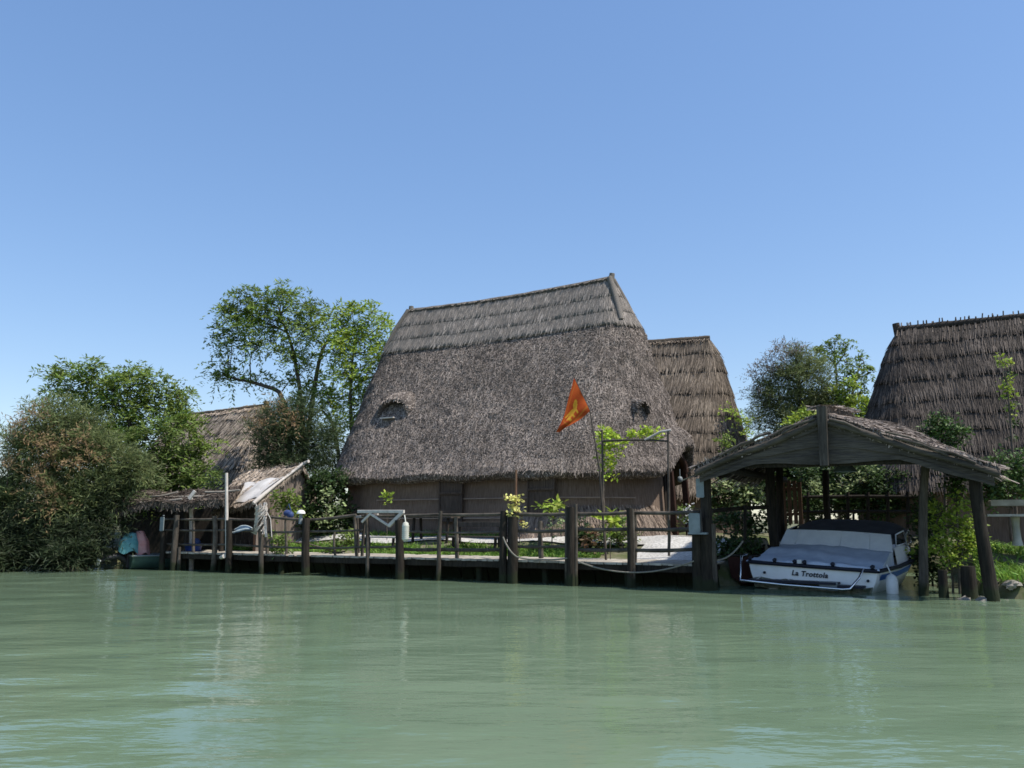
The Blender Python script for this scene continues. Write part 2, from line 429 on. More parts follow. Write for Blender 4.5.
def path_patch(u0, u1, v0, v1):
    u = np.linspace(u0, u1, 60); v = np.linspace(v0, v1, 24)
    U, V = np.meshgrid(u, v)
    edge = 0.25 * np.sin(U * 1.3) * ((V - v0) / (v1 - v0) > .9)
    V = V + edge
    Z = ground_uv(U, V) + 0.055
    G = O + U[..., None] * DU + V[..., None] * DV + Z[..., None] * DZ
    mb = MB(); mb.grid(G, 0, True)
    return mb
pb = path_patch(-2.3, -0.15, 1.65, 4.6)
u = np.linspace(-16, -2.3, 80); v = np.linspace(3.3, 4.2, 6); U, V = np.meshgrid(u, v)
V = V + 0.12 * np.sin(U * 1.9)
pb.grid(O + U[..., None] * DU + V[..., None] * DV + (ground_uv(U, V) + 0.055)[..., None] * DZ, 0, True)
o = pb.build('path', M['gravel']); o['kind'] = 'structure'

def make_water():
    x = np.concatenate([[-1200, -400, -150, -70, -45], np.arange(-32, 32, 0.14), [45, 70, 150, 400, 1200]])
    y = np.concatenate([[-1200, -300, -60, -12, -2], np.arange(2, 9, 0.06), np.arange(9, 31, 0.13), [36, 60, 200, 1200]])
    X, Y = np.meshgrid(x, y)
    Z = np.zeros_like(X)
    r2 = np.random.default_rng(5)
    for i in range(46):
        lam = 0.38 * (2.6 / 0.38) ** r2.random()
        th = r2.normal(1.72, 0.55)
        kx, ky = 2 * PI / lam * math.cos(th), 2 * PI / lam * math.sin(th)
        slope = 0.0062 * (lam / 1.0) ** -0.1
        amp = slope * lam / (2 * PI)
        ph = r2.random() * 6.28
        env = 0.6 + 0.4 * np.sin(X * r2.uniform(.08, .3) + Y * r2.uniform(.05, .3) + r2.random() * 6)
        Z += amp * env * np.sin(kx * X + ky * Y + ph)
    near = (np.abs(X) < 32.5) & (Y > 1.5) & (Y < 31)
    Z = np.where(near, Z * np.clip((X + 32) / 3, 0, 1) * np.clip((32 - X) / 3, 0, 1) * np.clip((Y - 2) / 1, 0, 1) * np.clip((31 - Y) / 2, 0, 1), 0)
    mb = MB(); mb.grid(np.stack([X, Y, Z], -1), 0, True)
    m = bpy.data.materials.new('turbid_water'); m.use_nodes = True
    N = m.node_tree.nodes; L = m.node_tree.links; b = N['Principled BSDF']
    b.inputs['Base Color'].default_value = (0.140, 0.202, 0.127, 1)
    b.inputs['Roughness'].default_value = 0.06; b.inputs['IOR'].default_value = 1.33
    tc = N.new('ShaderNodeTexCoord'); mp = N.new('ShaderNodeMapping'); mp.inputs['Scale'].default_value = (0.8, 1.9, 1); mp.inputs['Rotation'].default_value = (0, 0, R(8))
    L.new(tc.outputs['Object'], mp.inputs['Vector'])
    nz = N.new('ShaderNodeTexNoise'); nz.inputs['Scale'].default_value = 3.2; nz.inputs['Detail'].default_value = 3; nz.inputs['Roughness'].default_value = 0.5
    L.new(mp.outputs[0], nz.inputs['Vector'])
    bp = N.new('ShaderNodeBump'); bp.inputs['Strength'].default_value = 0.3; bp.inputs['Distance'].default_value = 0.03
    L.new(nz.outputs['Fac'], bp.inputs['Height']); L.new(bp.outputs[0], b.inputs['Normal'])
    # silt: slow drifting variation of the milky green
    n2 = N.new('ShaderNodeTexNoise'); n2.inputs['Scale'].default_value = 0.18; n2.inputs['Detail'].default_value = 3
    L.new(mp.outputs[0], n2.inputs['Vector'])
    rp = N.new('ShaderNodeValToRGB'); rp.color_ramp.elements[0].color = (0.128, 0.187, 0.116, 1); rp.color_ramp.elements[1].color = (0.152, 0.213, 0.134, 1)
    rp.color_ramp.elements[0].position = .35; rp.color_ramp.elements[1].position = .65
    L.new(n2.outputs['Fac'], rp.inputs['Fac']); L.new(rp.outputs[0], b.inputs['Base Color'])
    o = mb.build('water', m); o['kind'] = 'structure'
make_water()

# ------------------------------------------------------------------ thatched houses
def banded_roof(mb, fr, prof, ts, rows=5, step=.12, base=0, straw=1, dens=60, Lr=(.35, .6), Wr=(.02, .032), ang=.1, fringe=26, lift=(.01, .05), flen=(.10, .20), roll=.3, wobs=1.0, nf=30, na=18, zl=None, top_off=0.02):
    """courses of thatch, each lapping over the next with a ragged lower edge"""
    Gs = []
    for i in range(len(ts) - 1):
        t = np.linspace(ts[i], ts[i + 1], rows); G = []
        for k, tt in enumerate(t):
            a, r, z = prof(tt)
            X, Y = stadium(a, r + top_off + step * k / (rows - 1), nf, na)
            wob = wobs * 0.035 * np.sin(np.arange(len(X)) * 1.9 + i * 2.1) * (k == rows - 1) + wobs * 0.03 * np.sin(np.arange(len(X)) * 0.7 + i)
            zz = z + wob + (zl(X, tt) if zl else 0)
            G.append(fr(X, Y, zz))
        a, r, z = prof(ts[i + 1])
        X, Y = stadium(a, r - .05, nf, na)
        G = np.array(G)
        lip = fr(X, Y, z - 0.02 + (zl(X, ts[i + 1]) if zl else 0) + 0 * X)
        mb.grid(np.concatenate([G, lip[None]]), base, True, closed=True)
        Gc = closeG(G)
        A = np.linalg.norm(np.cross(Gc[1:, :-1] - Gc[:-1, :-1], Gc[:-1, 1:] - Gc[:-1, :-1]), axis=-1).sum()
        straws(mb, Gc, int(A * dens), Lr, Wr, ang, lift, .012, straw, roll)
        per = np.linalg.norm(Gc[-1, 1:] - Gc[-1, :-1], axis=-1).sum()
        straws(mb, Gc[-2:], int(per * fringe), flen, Wr, ang * 1.5, (-.05, .08), .0, straw, .5, pos=.75)
        Gs.append(G)
    return Gs

# ---- the large hut in the middle
HF, HL, HZ = ridge_frame((410, 314), (612, 282), 28.0)
ZE = 2.90
def main_prof(t):
    if t < .26:
        k = t / .26; a = HL - .12; r = .12 + k * .95
    else:
        k = (t - .26) / .74; a = (HL - .12) + k * (2.98 - HL + .12); r = 1.07 + 2.70 * (k ** 0.97)
    return a, r, HZ + (ZE - HZ) * t
def ridge_sag(X, t):
    return -0.10 * np.cos(np.clip(X / HL, -1, 1) * PI / 2) * (1 - t)
NF, NA = 34, 22
PHI = stadium_phi(NF, NA)
def door_lift(t):
    g = np.exp(-(np.abs(PHI - R(9)) / R(21)) ** 3); g[PHI > 50] = 0; g = np.minimum(1, g * 1.1)
    return 1.05 * g * float(sm((t - .72) / .28))

base_c = HF(np.array(0.), np.array(0.), np.array(ground_at(HF.o)))
hut = thing('thatched_hut', 'largest thatched hut, rough grey roof with smooth banded ridge cap and two small roof openings', 'hut', base_c)
mb = MB()
tt = np.linspace(.235, 1.0, 26)
RG = []
for i, t in enumerate(tt):
    a, r, z = main_prof(t)
    X, Y = stadium(a, r, NF, NA)
    bump = 0.045 * np.sin(X * 1.3 + t * 9) * np.sin(t * 14 + Y) + 0.02 * rng.standard_normal(len(X))
    s = 1 + bump / max(r, .6) * .5
    zz = z + ridge_sag(X, t) + door_lift(t) + (0.05 * np.sin(X * 1.7 + Y) if i == len(tt) - 1 else 0)
    RG.append(HF(X * s, Y * s, zz))
RG = np.array(RG)
a, r, z = main_prof(1.0)
under = []
for dr, dz in ((-.06, -.14), (-.26, -.22), (-.62, .10), (-1.2, .7)):
    X, Y = stadium(a, r + dr, NF, NA)
    under.append(HF(X, Y, z + dz + door_lift(1.0) + 0.03 * np.sin(X * 2.7 + Y)))
mb.grid(np.concatenate([RG, np.array(under)]), 0, True, closed=True)
Rc = closeG(RG)
straws(mb, Rc, 185000, (.03, .10), (.012, .024), .8, (.02, .40), .006, 1, .55)
straws(mb, Rc, 14000, (.14, .34), (.010, .018), .2, (.0, .10), .012, 1, .4)
straws(mb, Rc[-3:], 9000, (.07, .15), (.012, .022), .3, (.0, .2), .008, 1, .6)
Ue = closeG(np.concatenate([RG[-1:], np.array(under)[:2]]))
straws(mb, Ue, 8000, (.05, .10), (.014, .026), .3, (-.2, .25), .0, 1, .6)
mb.build('thatch_roof', [M['thatch_base'], M['straw_rough']], hut)

mb = MB()
def cap_z(X, t): return ridge_sag(X, t)
banded_roof(mb, HF, main_prof, [0.0, .095, .185, .262], rows=4, step=.018, base=0, straw=1, dens=230, Lr=(.14, .28), Wr=(.009, .016), ang=.035, fringe=4, lift=(0, .008), flen=(.02, .04), roll=.2, wobs=.1, nf=NF, na=NA, zl=cap_z, top_off=.06)
X = np.linspace(-HL + .05, HL - .05, 24)
mb.tube(HF(X, 0 * X, HZ + .10 + ridge_sag(X, 0)), .11, 8, 0, jit=.1)
P = HF(X, 0 * X, HZ + .20 + ridge_sag(X, 0))
straws(mb, np.array([P + HF.n * .02, P - HF.n * .16 - DZ * .10]), 900, (.12, .24), (.02, .03), .2, (0, .3), .0, 1)
mb.build('ridge_cap', [M['cap_base'], M['straw_cap']], hut)
for sx in (-1, 1):
    mb = MB()
    p0 = HF(np.array(sx * (HL - .05)), np.array(0.), np.array(HZ - .15)); p1 = HF(np.array(sx * (HL + (.02 if sx > 0 else -.06))), np.array(0.), np.array(HZ + .30))
    mb.tube([p0, (p0 + p1) / 2, p1], [.13, .11, .085], 8, 0, jit=.15)
    for q in (-1, 1):
        e0 = HF(np.array(sx * (HL - .02)), np.array(q * .13), np.array(HZ + .12))
        a_, r_, z_ = main_prof(.25)
        e1 = HF(np.array(sx * (a_ + r_ * .72)), np.array(q * r_ * .72), np.array(z_ + .1))
        mb.tube([e0, (e0 + e1) / 2 + DZ * .06, e1], [.10, .10, .08], 7, 0, jit=.2)
    mb.build('ridge_horn', M['cap_base'], hut)

# walls
mb = MB()
zs = [0.4, 1.0, 1.6, 2.2, 2.8, 3.5]
WG = []
for i, z in enumerate(zs):
    X, Y = stadium(2.9, 3.30 - .03 * i, NF, NA); WG.append(HF(X, Y, z + 0 * X))
WG = np.array(WG)
k = np.concatenate([np.abs(PHI - R(7)) < R(17)])
mask = np.ones((len(zs) - 1, len(PHI)), bool); mask[:, k] = False
mb.grid(WG, 0, False, closed=True, mask=mask)
Wc = closeG(WG)
keep = [j for j in range(NF + NA)]
straws(mb, WG[:, :NF + NA // 2 - 2], 5200, (.5, 1.0), (.014, .024), .03, (.0, .03), .015, 1, .5)
for zb in (1.55, 2.15):
    X, Y = stadium(2.9, 3.33, NF, NA)
    for seg in (slice(0, NF + NA // 2 - 3),):
        mb.tube(HF(X[seg], Y[seg], zb + 0 * X[seg]), .022, 6, 1)
mb.build('reed_wall', [M['reed_wall'], M['reed_stalk']], hut)
# splayed reeds round the foot of the near end
mb = MB()
sel = slice(NF - 4, NF + NA // 2 - 1)
X0, Y0 = stadium(2.9, 3.34, NF, NA); X1, Y1 = stadium(2.9, 3.9, NF, NA)
gz = ground_at(HF(np.array(2.), np.array(-4.), np.array(0.)))
SG = np.array([HF(X0[sel], Y0[sel], 1.75 + 0 * X0[sel]), HF(X1[sel], Y1[sel], gz - .05 + 0 * X0[sel])])
mb.grid(SG, 0, True)
straws(mb, SG, 2600, (.35, .8), (.018, .034), .16, (.0, .12), .01, 1, .5)
mb.build('reed_skirt', [M['reed_wall'], M['reed_stalk']], hut)
# shutters under the eave
for px0, px1, y0, y1 in ((440, 463, 480, 493), (440, 463, 494, 521), (528, 555, 478, 489), (528, 555, 490, 521)):
    pts = []
    q = -3.38 if y0 < 490 else -3.35
    fo = HF.o + q * HF.n
    def on_wall(px, py):
        d = ray(px, py); cam = np.array([0, 0, CAMZ]); t = ((fo - cam) @ HF.n) / (d @ HF.n); return cam + d * t
    A_, B_, C_, D_ = on_wall(px0, y0), on_wall(px1, y0), on_wall(px1, y1), on_wall(px0, y1)
    zt, zb = (A_[2] + B_[2]) / 2, (C_[2] + D_[2]) / 2
    A_[2] = B_[2] = zt; D_[2] = zb; C_[2] = zb; D_[:2] = A_[:2]; C_[:2] = B_[:2]
    mb = MB(); mb.poly([D_, C_, B_, A_], .05, -HF.n, 0)
    for f_ in (.02, .98):
        p0 = A_ * (1 - f_) + B_ * f_; p1 = D_ * (1 - f_) + C_ * f_
        mb.bar(p0 - HF.n * .04, p1 - HF.n * .04, .05, .05, up=HF.n, mat=0)
    mb.bar(A_ - HF.n * .045, B_ - HF.n * .045, .05, .06, mat=0); mb.bar(D_ - HF.n * .045, C_ - HF.n * .045, .05, .06, mat=0)
    mb.build('shutter', M['shutter'], hut)
# doorway in the near apse
ang0 = R(7); dd = HF.d * math.cos(ang0) + HF.n * math.sin(ang0); dside = -HF.d * math.sin(ang0) + HF.n * math.cos(ang0)
dc = HF.o + 2.9 * HF.d + dd * 3.2
mb = MB()
for sd in (-1, 1):
    b0 = dc + dside * sd * 1.0 + DZ * 1.0
    mb.bar(b0 + dd * .25, b0 + dd * .12 + DZ * 2.3, .16, .2, up=dd, mat=0)
ar = [dc + dd * .16 + dside * (1.0 * math.cos(a_)) + DZ * (3.05 + .5 * math.sin(a_)) for a_ in np.linspace(PI, 0, 11)]
mb.tube(ar, .13, 6, 0)
mb.build('door_frame', M['door_wood'], hut)
mb = MB()
mb.box(dc - dd * .35 + DZ * 2.1, (2.3, .08, 3.2), (dside, dd, DZ), 0)
for q in (-.4, 0, .4): mb.box(dc - dd * .29 + dside * q + DZ * 2.1, (.03, .05, 2.4), (dside, dd, DZ), 0)
mb.build('door', M['wood_dark'], hut)
mb = MB()
lp = at_y(666 + 5, 477, 26.2)
p = dc - dside * .35 + dd * .30; p[2] = 2.75
mb.ball(p, (.09, .09, .10), 12, 8); mb.tube([p + DZ * .07, p + DZ * .32], .015, 6)
mb.build('porch_lamp', M['plate_grey'], hut)

# small roof openings
def roof_opening(px, py, w, h, proud, sill):
    P, dn, ac, nn = surf_at(RG, px, py)
    hz = np.array([nn[0], nn[1], 0]); hz /= np.linalg.norm(hz); e1 = np.cross(hz, DZ) * -1
    if e1 @ np.array([1, 0, 0]) < 0: e1 = -e1
    c = P + hz * proud
    an = np.linspace(0, PI, 15)
    def arch(k, back, dz=0): return np.array([c + e1 * (w / 2 * k * math.cos(a_)) + DZ * (h * k * (math.sin(a_) ** .8) + dz) - hz * back for a_ in an])
    hood = MB()
    Hd = np.array([arch(.3, 1.5, 1.1 * h), arch(1.2, .95, .55 * h), arch(1.6, .5, .15 * h), arch(1.42, .14, -.02 * h), arch(1.2, -.04, -.03 * h), arch(1.04, -.08), arch(.97, .06), arch(.95, .6)])
    hood.grid(Hd, 0, True)
    straws(hood, Hd[:4], int(900 * w), (.12, .25), (.022, .036), .3, (.05, .35), .01, 1, .6)
    straws(hood, Hd[2:6], int(500 * w), (.1, .2), (.022, .036), .4, (.0, .3), .0, 1, .6)
    hd = hood.build('roof_hood', [M['thatch_base'], M['straw_rough']], hut)
    mb = MB(); ins = arch(1.05, .34); mb.faces(ins, [tuple(range(len(ins)))], 0); 
    mb.build('dark_recess_sheet', M['black'], hd)  # flat near-black sheet, the dark inside the opening put into its colour
    if sill:
        mb = MB()
        for q in (-.3, .32):
            b = c + e1 * w * q - hz * .22; mb.bar(b, b + DZ * h * .85, .06, .06, up=hz)
        mb.bar(c - e1 * w * .3 - hz * .22 + DZ * h * .84, c + e1 * w * .32 - hz * .22 + DZ * h * .84, .06, .05)
        mb.bar(c - e1 * w * .3 - hz * .22 + DZ * .22, c + e1 * w * .32 - hz * .22 + DZ * .22, .06, .05)
        fr_ = mb.build('window_frame', M['wood_grey'], hd)
        mb = MB(); mb.box(c - hz * .24 + e1 * w * .01 + DZ * (.22 + h * .42), (w * .58, .015, h * .6), (e1, hz, DZ)); mb.build('window_pane', M['pane_dark'], hd)
        mb = MB(); b = c + hz * .12 - DZ * .10 - e1 * w * .1
        mb.box(b, (w * .5, .22, .035), (e1, hz, DZ)); mb.build('window_sill', M['wood_pale'], hd)
roof_opening(394, 418, 1.15, .52, .0, True)
roof_opening(637, 412, .42, .32, .10, False)

# ---- layered huts
def layered_hut(name, label, pa, pb, tb, zr_scale, ends, nb, base, straw, gz, ze=2.6, spikes=False, horn=True, step=.06, slope=.545, mat_ridge=None):
    fr, hl, zr = ridge_frame(pa, pb, tb)
    fr.o = fr.o + fr.d * ends[0]; hl = hl + ends[1]
    org = np.array([fr.o[0], fr.o[1], gz])
    root = thing(name, label, 'hut', org)
    Hh = zr - ze
    def prof(t):
        r = .14 + (Hh * slope) * t
        a = hl - .14 - max(0, t - .12) * Hh * slope * ends[2]
        return a, r, zr + (ze - zr) * t
    mb = MB()
    ts = [0] + [(.09 + .91 * (i / (nb - 1)) ** .95 + (.018 * math.sin(i * 4.7) if 0 < i < nb - 1 else 0)) for i in range(nb)]
    banded_roof(mb, fr, prof, ts, rows=5, step=step, dens=150, Lr=(.25, .5), Wr=(.011, .020), ang=.05, fringe=22, flen=(.05, .12), lift=(0, .03))
    mb.build('thatch_roof', [base, straw], root)
    mb = MB()
    X = np.linspace(-hl, hl, 30)
    mb.tube(fr(X, 0 * X, zr + .12 + 0 * X), .13, 8, 0, jit=.12)
    if spikes:
        for x in np.arange(-hl, hl, .17):
            for q in (-1, 1):
                p0 = fr(np.array(x), np.array(q * .28), np.array(zr - .18)); p1 = fr(np.array(x + rng.uniform(-.03, .10)), np.array(-q * .12), np.array(zr + .30 + rng.uniform(-.10, .10)))
                mb.tube([p0, p1], [.03, .022], 5, 1)
    else:
        P = fr(X, 0 * X, zr + .22 + 0 * X)
        straws(mb, np.array([P + fr.n * .03, P - fr.n * .2 - DZ * .2]), int(hl * 240), (.2, .4), (.02, .035), .25, (0, .3), 0, 1)
    mb.build('ridge_cap', [base, straw], root)
    if horn:
        for sx in (-1, 1):
            mb = MB(); p0 = fr(np.array(sx * (hl - .05)), np.array(0.), np.array(zr - .2)); p1 = fr(np.array(sx * (hl + .02)), np.array(0.), np.array(zr + .36))
            mb.tube([p0, p1], [.14, .12], 8, 0, jit=.15); mb.build('ridge_horn', base, root)
    mb = MB(); a, r, z = prof(1.0)
    G = [fr(*stadium(a, r - .5), zz + 0 * stadium(a, r)[0]) for zz in (gz - .3, gz + .9, ze + .5)]
    mb.grid(np.array(G), 0, False, closed=True); mb.build('reed_wall', M['reed_wall'], root)
    return root
GZ = 1.0
layered_hut('thatched_hut', 'smaller thatched hut with layered tan courses behind the largest hut', (650, 345), (710, 341), 36.0, 1, (-1.6, 1.6, .55), 8, M['tan_base'], M['straw_tan'], GZ, 2.4, horn=False)
layered_hut('thatched_hut', 'dark brown layered thatch hut with a spiked ridge, behind and right of the boathouse', (897, 333), (1024, 320), 28.8, 1, (2.4, 2.4, .35), 9, M['dark_base'], M['straw_dark'], GZ, 2.4, spikes=True)
layered_hut('thatched_hut', 'pale layered thatch roof half hidden behind bushes left of the largest hut', (200, 417), (266, 409), 37.0, 1, (-1.0, 1.0, .4), 6, M['tan_base'], M['straw_pale'], GZ, 2.2, slope=.75)
# ------------------------------------------------------------------ jetty
DECK = 0.55
mb = MB()
jet = thing('jetty', 'long grey plank jetty along the water in front of the largest hut', 'jetty', S(-8, .8, 0))
mb = MB()
u = -16.6
while u < .15:
    w = rng.uniform(.13, .17)
    vv0 = -.02 + rng.uniform(-.05, .03); z = DECK + rng.uniform(-.006, .006)
    if -12.6 < u < -10.9 and rng.random() < .25: u += w + .012; continue
    mb.bar(S(u + w / 2, vv0, z - .025), S(u + w / 2, 1.72 + rng.uniform(-.04, .06), z - .025 + rng.uniform(-.005, .005)), w - .012, .045, mat=0)
    u += w
mb.build('deck', M['deck_wood'], jet)
for v in (.06, 1.5):
    mb = MB(); mb.bar(S(-16.5, v, .43), S(.1, v, .43), .12, .16, mat=0, warp=.008); mb.build('edge_beam', M['wood_dark'], jet)
for u in np.arange(-16.0, .2, 2.05):
    for v in (.25, 1.45):
        mb = MB(); uu = u + rng.uniform(-.2, .2)
        mb.tube([S(uu, v, -.9), S(uu + .02, v, .0), S(uu, v, .4)], [.085, .08, .075], 8, 0, jit=.1); mb.build('pile', M['wood_dark'], jet)
# bank boards behind the jetty
rt = thing('bank_boarding', 'dark boards holding the bank up under the jetty', 'boarding', S(-8, 1.0, 0))
mb = MB(); u = -16.5
while u < .2:
    w = rng.uniform(.16, .24); mb.bar(S(u, 1.62, -.8), S(u + rng.uniform(-.02, .02), 1.0, .42 + rng.uniform(-.04, .02)), w - .01, .05, up=DV, mat=0); u += w
mb.build('plank_face', M['wood_dark'], rt)

# railing: posts and rails read off the plane of the jetty front
rail = thing('railing', 'weathered three rail wooden railing along the jetty', 'railing', S(-8, 0, 0))
def post(name, m, parent, top, bot, rad, v=0.0, bend=0.0, n=8, jit=.1, zbot=None, label=None):
    ut, zt = fp(*top, v); ub, zb = fp(*bot, v)
    if zbot is not None: zb = zbot
    P = []
    for k in np.linspace(0, 1, 6):
        P.append(S(ub + (ut - ub) * k + bend * math.sin(k * PI), v + .02 * math.sin(k * 5 + ut), zb + (zt - zb) * k))
    mb = MB(); mb.tube(P, np.linspace(rad * 1.08, rad * .92, 6), n, 0, jit=jit)
    o = mb.build(name, m, parent)
    return o
PX = [  # top, bottom, radius, bend
    ((193, 521), (194, 560), .045, 0), ((214.5, 516), (213, 574), .075, .04), ((266.5, 520), (267, 562), .045, 0),
    ((286, 516), (286, 556), .035, 0), ((334, 531), (335, 556), .03, 0), ((354, 517), (357, 558), .045, .02), ((366, 513), (368, 581), .055, .03),
    ((456, 517), (457, 560), .05, 0), ((540, 521), (541, 558), .06, 0), ((635, 513), (635, 566), .05, 0), ((669, 520), (669, 552), .035, 0)]
for t_, b_, r_, bd in PX:
    zb = fp(*b_)[1]
    post('post', M['wood_rail'], rail, t_, b_, r_, v=.10 if b_[1] < 570 else -.02, bend=bd)
def railbar(pts, w, h, v=.03, m='wood_rail'):
    Q = [fp(x, y, v) for x, y in pts]
    for (u0, z0), (u1, z1) in zip(Q[:-1], Q[1:]):
        mb = MB(); k = np.linspace(0, 1, 7)
        P = [S(u0 + (u1 - u0) * t, v + .012 * math.sin(t * 6 + u0), z0 + (z1 - z0) * t - .015 * math.sin(t * PI)) for t in k]
        mb.tube(P, rng.uniform(.9, 1.1, 7) * h / 2, 7, 0, jit=.12)
        mb.build('rail', M[m], rail)
railbar([(162, 519), (230, 519), (262, 519.5)], .05, .07)
railbar([(165, 530), (230, 530), (262, 531)], .05, .06)
railbar([(167, 544), (230, 544.5), (307, 548)], .05, .06)
railbar([(262, 516), (307, 520), (356, 515)], .05, .075)
railbar([(262, 532), (307, 531.5), (362, 530)], .05, .06)
railbar([(307, 548), (366, 547), (403, 546)], .05, .06)
railbar([(362, 516), (437, 514.5), (505, 514)], .05, .075)
railbar([(404, 531), (437, 532.5), (503, 532)], .05, .06)
railbar([(403, 549), (437, 549.5), (505, 549.5)], .06, .085, m='wood_grey')
railbar([(505, 514), (572, 514), (631, 512.5), (700, 512)], .05, .09, v=.03)
railbar([(515, 531), (572, 530.5)], .05, .085)
railbar([(572, 529), (631, 529), (692, 529)], .05, .085)
railbar([(515, 546.5), (572, 546)], .05, .075)
railbar([(572, 549.5), (631, 550), (692, 549.5)], .05, .085)

# thick mooring posts, each a thing
def mooring(label, top, bot, rad, v=-.12, bend=0.0, m='wood_dark', double=None, group='mooring posts along the jetty'):
    ub, _ = fp(*bot, v)
    root = thing('mooring_post', label, 'post', S(ub, v, -.8), group)
    post('shaft', M[m], root, top, bot, rad, v, bend, n=10, zbot=-.8)
    if double:
        for t2, b2, r2, m2 in double: post('shaft', M[m2], root, t2, b2, r2, v + .05, 0, n=9, zbot=-.8)
    return root
mooring('short dark mooring post at the left end of the jetty with a pale plate', (163, 531), (164, 570), 0.088)
mooring('tall leaning mooring post second from the left end of the jetty', (176.5, 515), (175, 571), 0.088, bend=-.03, m='wood_grey', double=[((179, 547), (180, 572), .06, 'wood_rail')])
mooring('dark mooring post with a thin pale pole standing above it', (229.5, 520), (229, 571), 0.095)
mooring('mooring post wound with tangled dry stems near the small shed', (261, 517), (262, 577), 0.073, m='wood_grey')
mooring('dark mooring post carrying the small white mushroom lamp', (306, 518), (307, 572), 0.110)
mooring('mooring post with the white ribbed fender tied to its side', (399, 520), (401, 577), 0.110, double=[((396.5, 512), (399.5, 577), .05, 'wood_rail')])
mooring('thin slanting grey mooring pole between the ribbed fender and the double post', (441, 511), (436, 582), 0.048, m='wood_grey', double=[((439, 535), (440, 582), .05, 'wood_rail')])
mooring('pair of thick dark mooring posts below the yellow flowers', (504, 511), (503, 581), 0.095, double=[((513, 517), (513, 580), .13, 'wood_dark')])
mooring('thick dark mooring post to the left of the hanging rope', (570.5, 507), (571, 589), 0.103, double=[((575.5, 504), (576, 589), .045, 'wood_rail'), ((566.5, 506), (567, 586), .05, 'wood_rail')])
mooring('mooring post in front of the sagging middle of the rope', (629.5, 508), (630, 588), 0.073, double=[((632.5, 509), (633, 588), .045, 'wood_rail')])
mooring('broad cluster of dark mooring posts between the jetty and the motorboat', (697, 521), (698, 588), 0.124, double=[((706, 518), (706, 590), .16, 'wood_dark'), ((712.5, 524), (713, 588), .08, 'wood_grey')])

def single(name, label, cat, mb, m, base, group=None):
    o = mb.build(name, m, base=base); return tag(o, label, cat, group)

# plates and lamp on the posts
u0, z0 = fp(162, 524, -.26); mb = MB(); mb.box(S(u0, -.26, z0), (.15, .03, .42), (DU, DV, DZ)); mb.tube([S(u0, -.24, z0 + .25), S(u0, -.20, z0 + .25)], .02, 6)
single('plate', 'pale blank metal plate on the leftmost jetty post', 'plate', mb, M['plate_grey'], S(u0, -.26, z0 - .2))
u0, z0 = fp(695, 523, -.36)
lt = thing('lantern', 'pale grey metal lantern box fixed to the post cluster beside the boathouse', 'lantern', S(u0, -.36, z0 - .25))
mb = MB(); mb.box(S(u0, -.36, z0), (.24, .14, .42), (DU, DV, DZ)); mb.box(S(u0 + .06, -.36, z0 - .22), (.4, .16, .04), (DU, DV, DZ)); mb.build('housing', M['plate_grey'], lt)
mb = MB(); mb.tube([S(u0 + .15, -.36, z0 - .2), S(u0 + .13, -.36, z0 + .3), S(u0 - .02, -.36, z0 + .32)], .015, 6); mb.build('hook', M['wood_grey'], lt)
u0, z0 = fp(301, 513, -.12)
lt = thing('garden_lamp', 'small white mushroom lamp on top of the dark jetty post', 'lamp', S(u0, -.12, z0 - .3))
mb = MB(); mb.ball(S(u0, -.12, z0 - .02), (.125, .125, .11), 14, 7, zmin=0.0); mb.build('lamp_cap', M['lamp_white'], lt)
mb = MB(); mb.tube([S(u0, -.12, z0 - .30), S(u0, -.12, z0 - .01)], [.06, .045], 8); mb.build('lamp_stem', M['plate_grey'], lt)

# pale pole above a post
def pole(name, label, cat, top, bot, r0, r1, v, m, bend=0):
    ut, zt = fp(*top, v); ub, zb = fp(*bot, v)
    P = [S(ub + (ut - ub) * k + bend * math.sin(k * PI), v, zb + (zt - zb) * k) for k in np.linspace(0, 1, 7)]
    mb = MB(); mb.tube(P, np.linspace(r0, r1, 7), 7, 0, jit=.08)
    return single(name, label, cat, mb, M[m], P[0])
pole('pole', 'thin pale pole standing up beside the small shed roof', 'pole', (226.5, 473), (227, 553), .05, .045, .0, 'wood_pale')
pole('pole', 'slender brown pole rising behind the yellow flowers', 'pole', (516, 470), (515, 558), .045, .03, .2, 'wood_brown')
# dry stems wound on a post
mb = MB(); u0, z0 = fp(261, 512, -.12)
for i in range(26):
    a = rng.uniform(0, 6.28); P = []
    for k in np.linspace(0, 1, 7): P.append(S(u0 + (.10 + .10 * rng.random()) * math.cos(a + k * 4), -.12 + .14 * math.sin(a + k * 4), z0 - .55 + k * .75 + rng.uniform(-.08, .08)))
    mb.tube(P, .011, 5, 0)
for i in range(5):
    x = rng.uniform(-.1, .15); mb.tube([S(u0 + x, -.12, z0 + .1), S(u0 + x + .25, -.15, z0 - .2), S(u0 + x + .35, -.18, z0 - .7)], .012, 5, 0)
single('dry_stems', 'tangle of dry bleached stems wrapped round a jetty post', 'stems', mb, M['wood_pale'], S(u0, -.12, z0 - .6))
# log stub sticking out under the deck
mb = MB(); u0, z0 = fp(219, 557, -.15); mb.tube([S(u0 - .2, .1, z0 - .03), S(u0 + .25, -.2, z0 + .03)], .06, 8, jit=.1)
single('log', 'short pale log end jutting out under the jetty edge', 'log', mb, M['wood_pale'], S(u0, 0, z0))

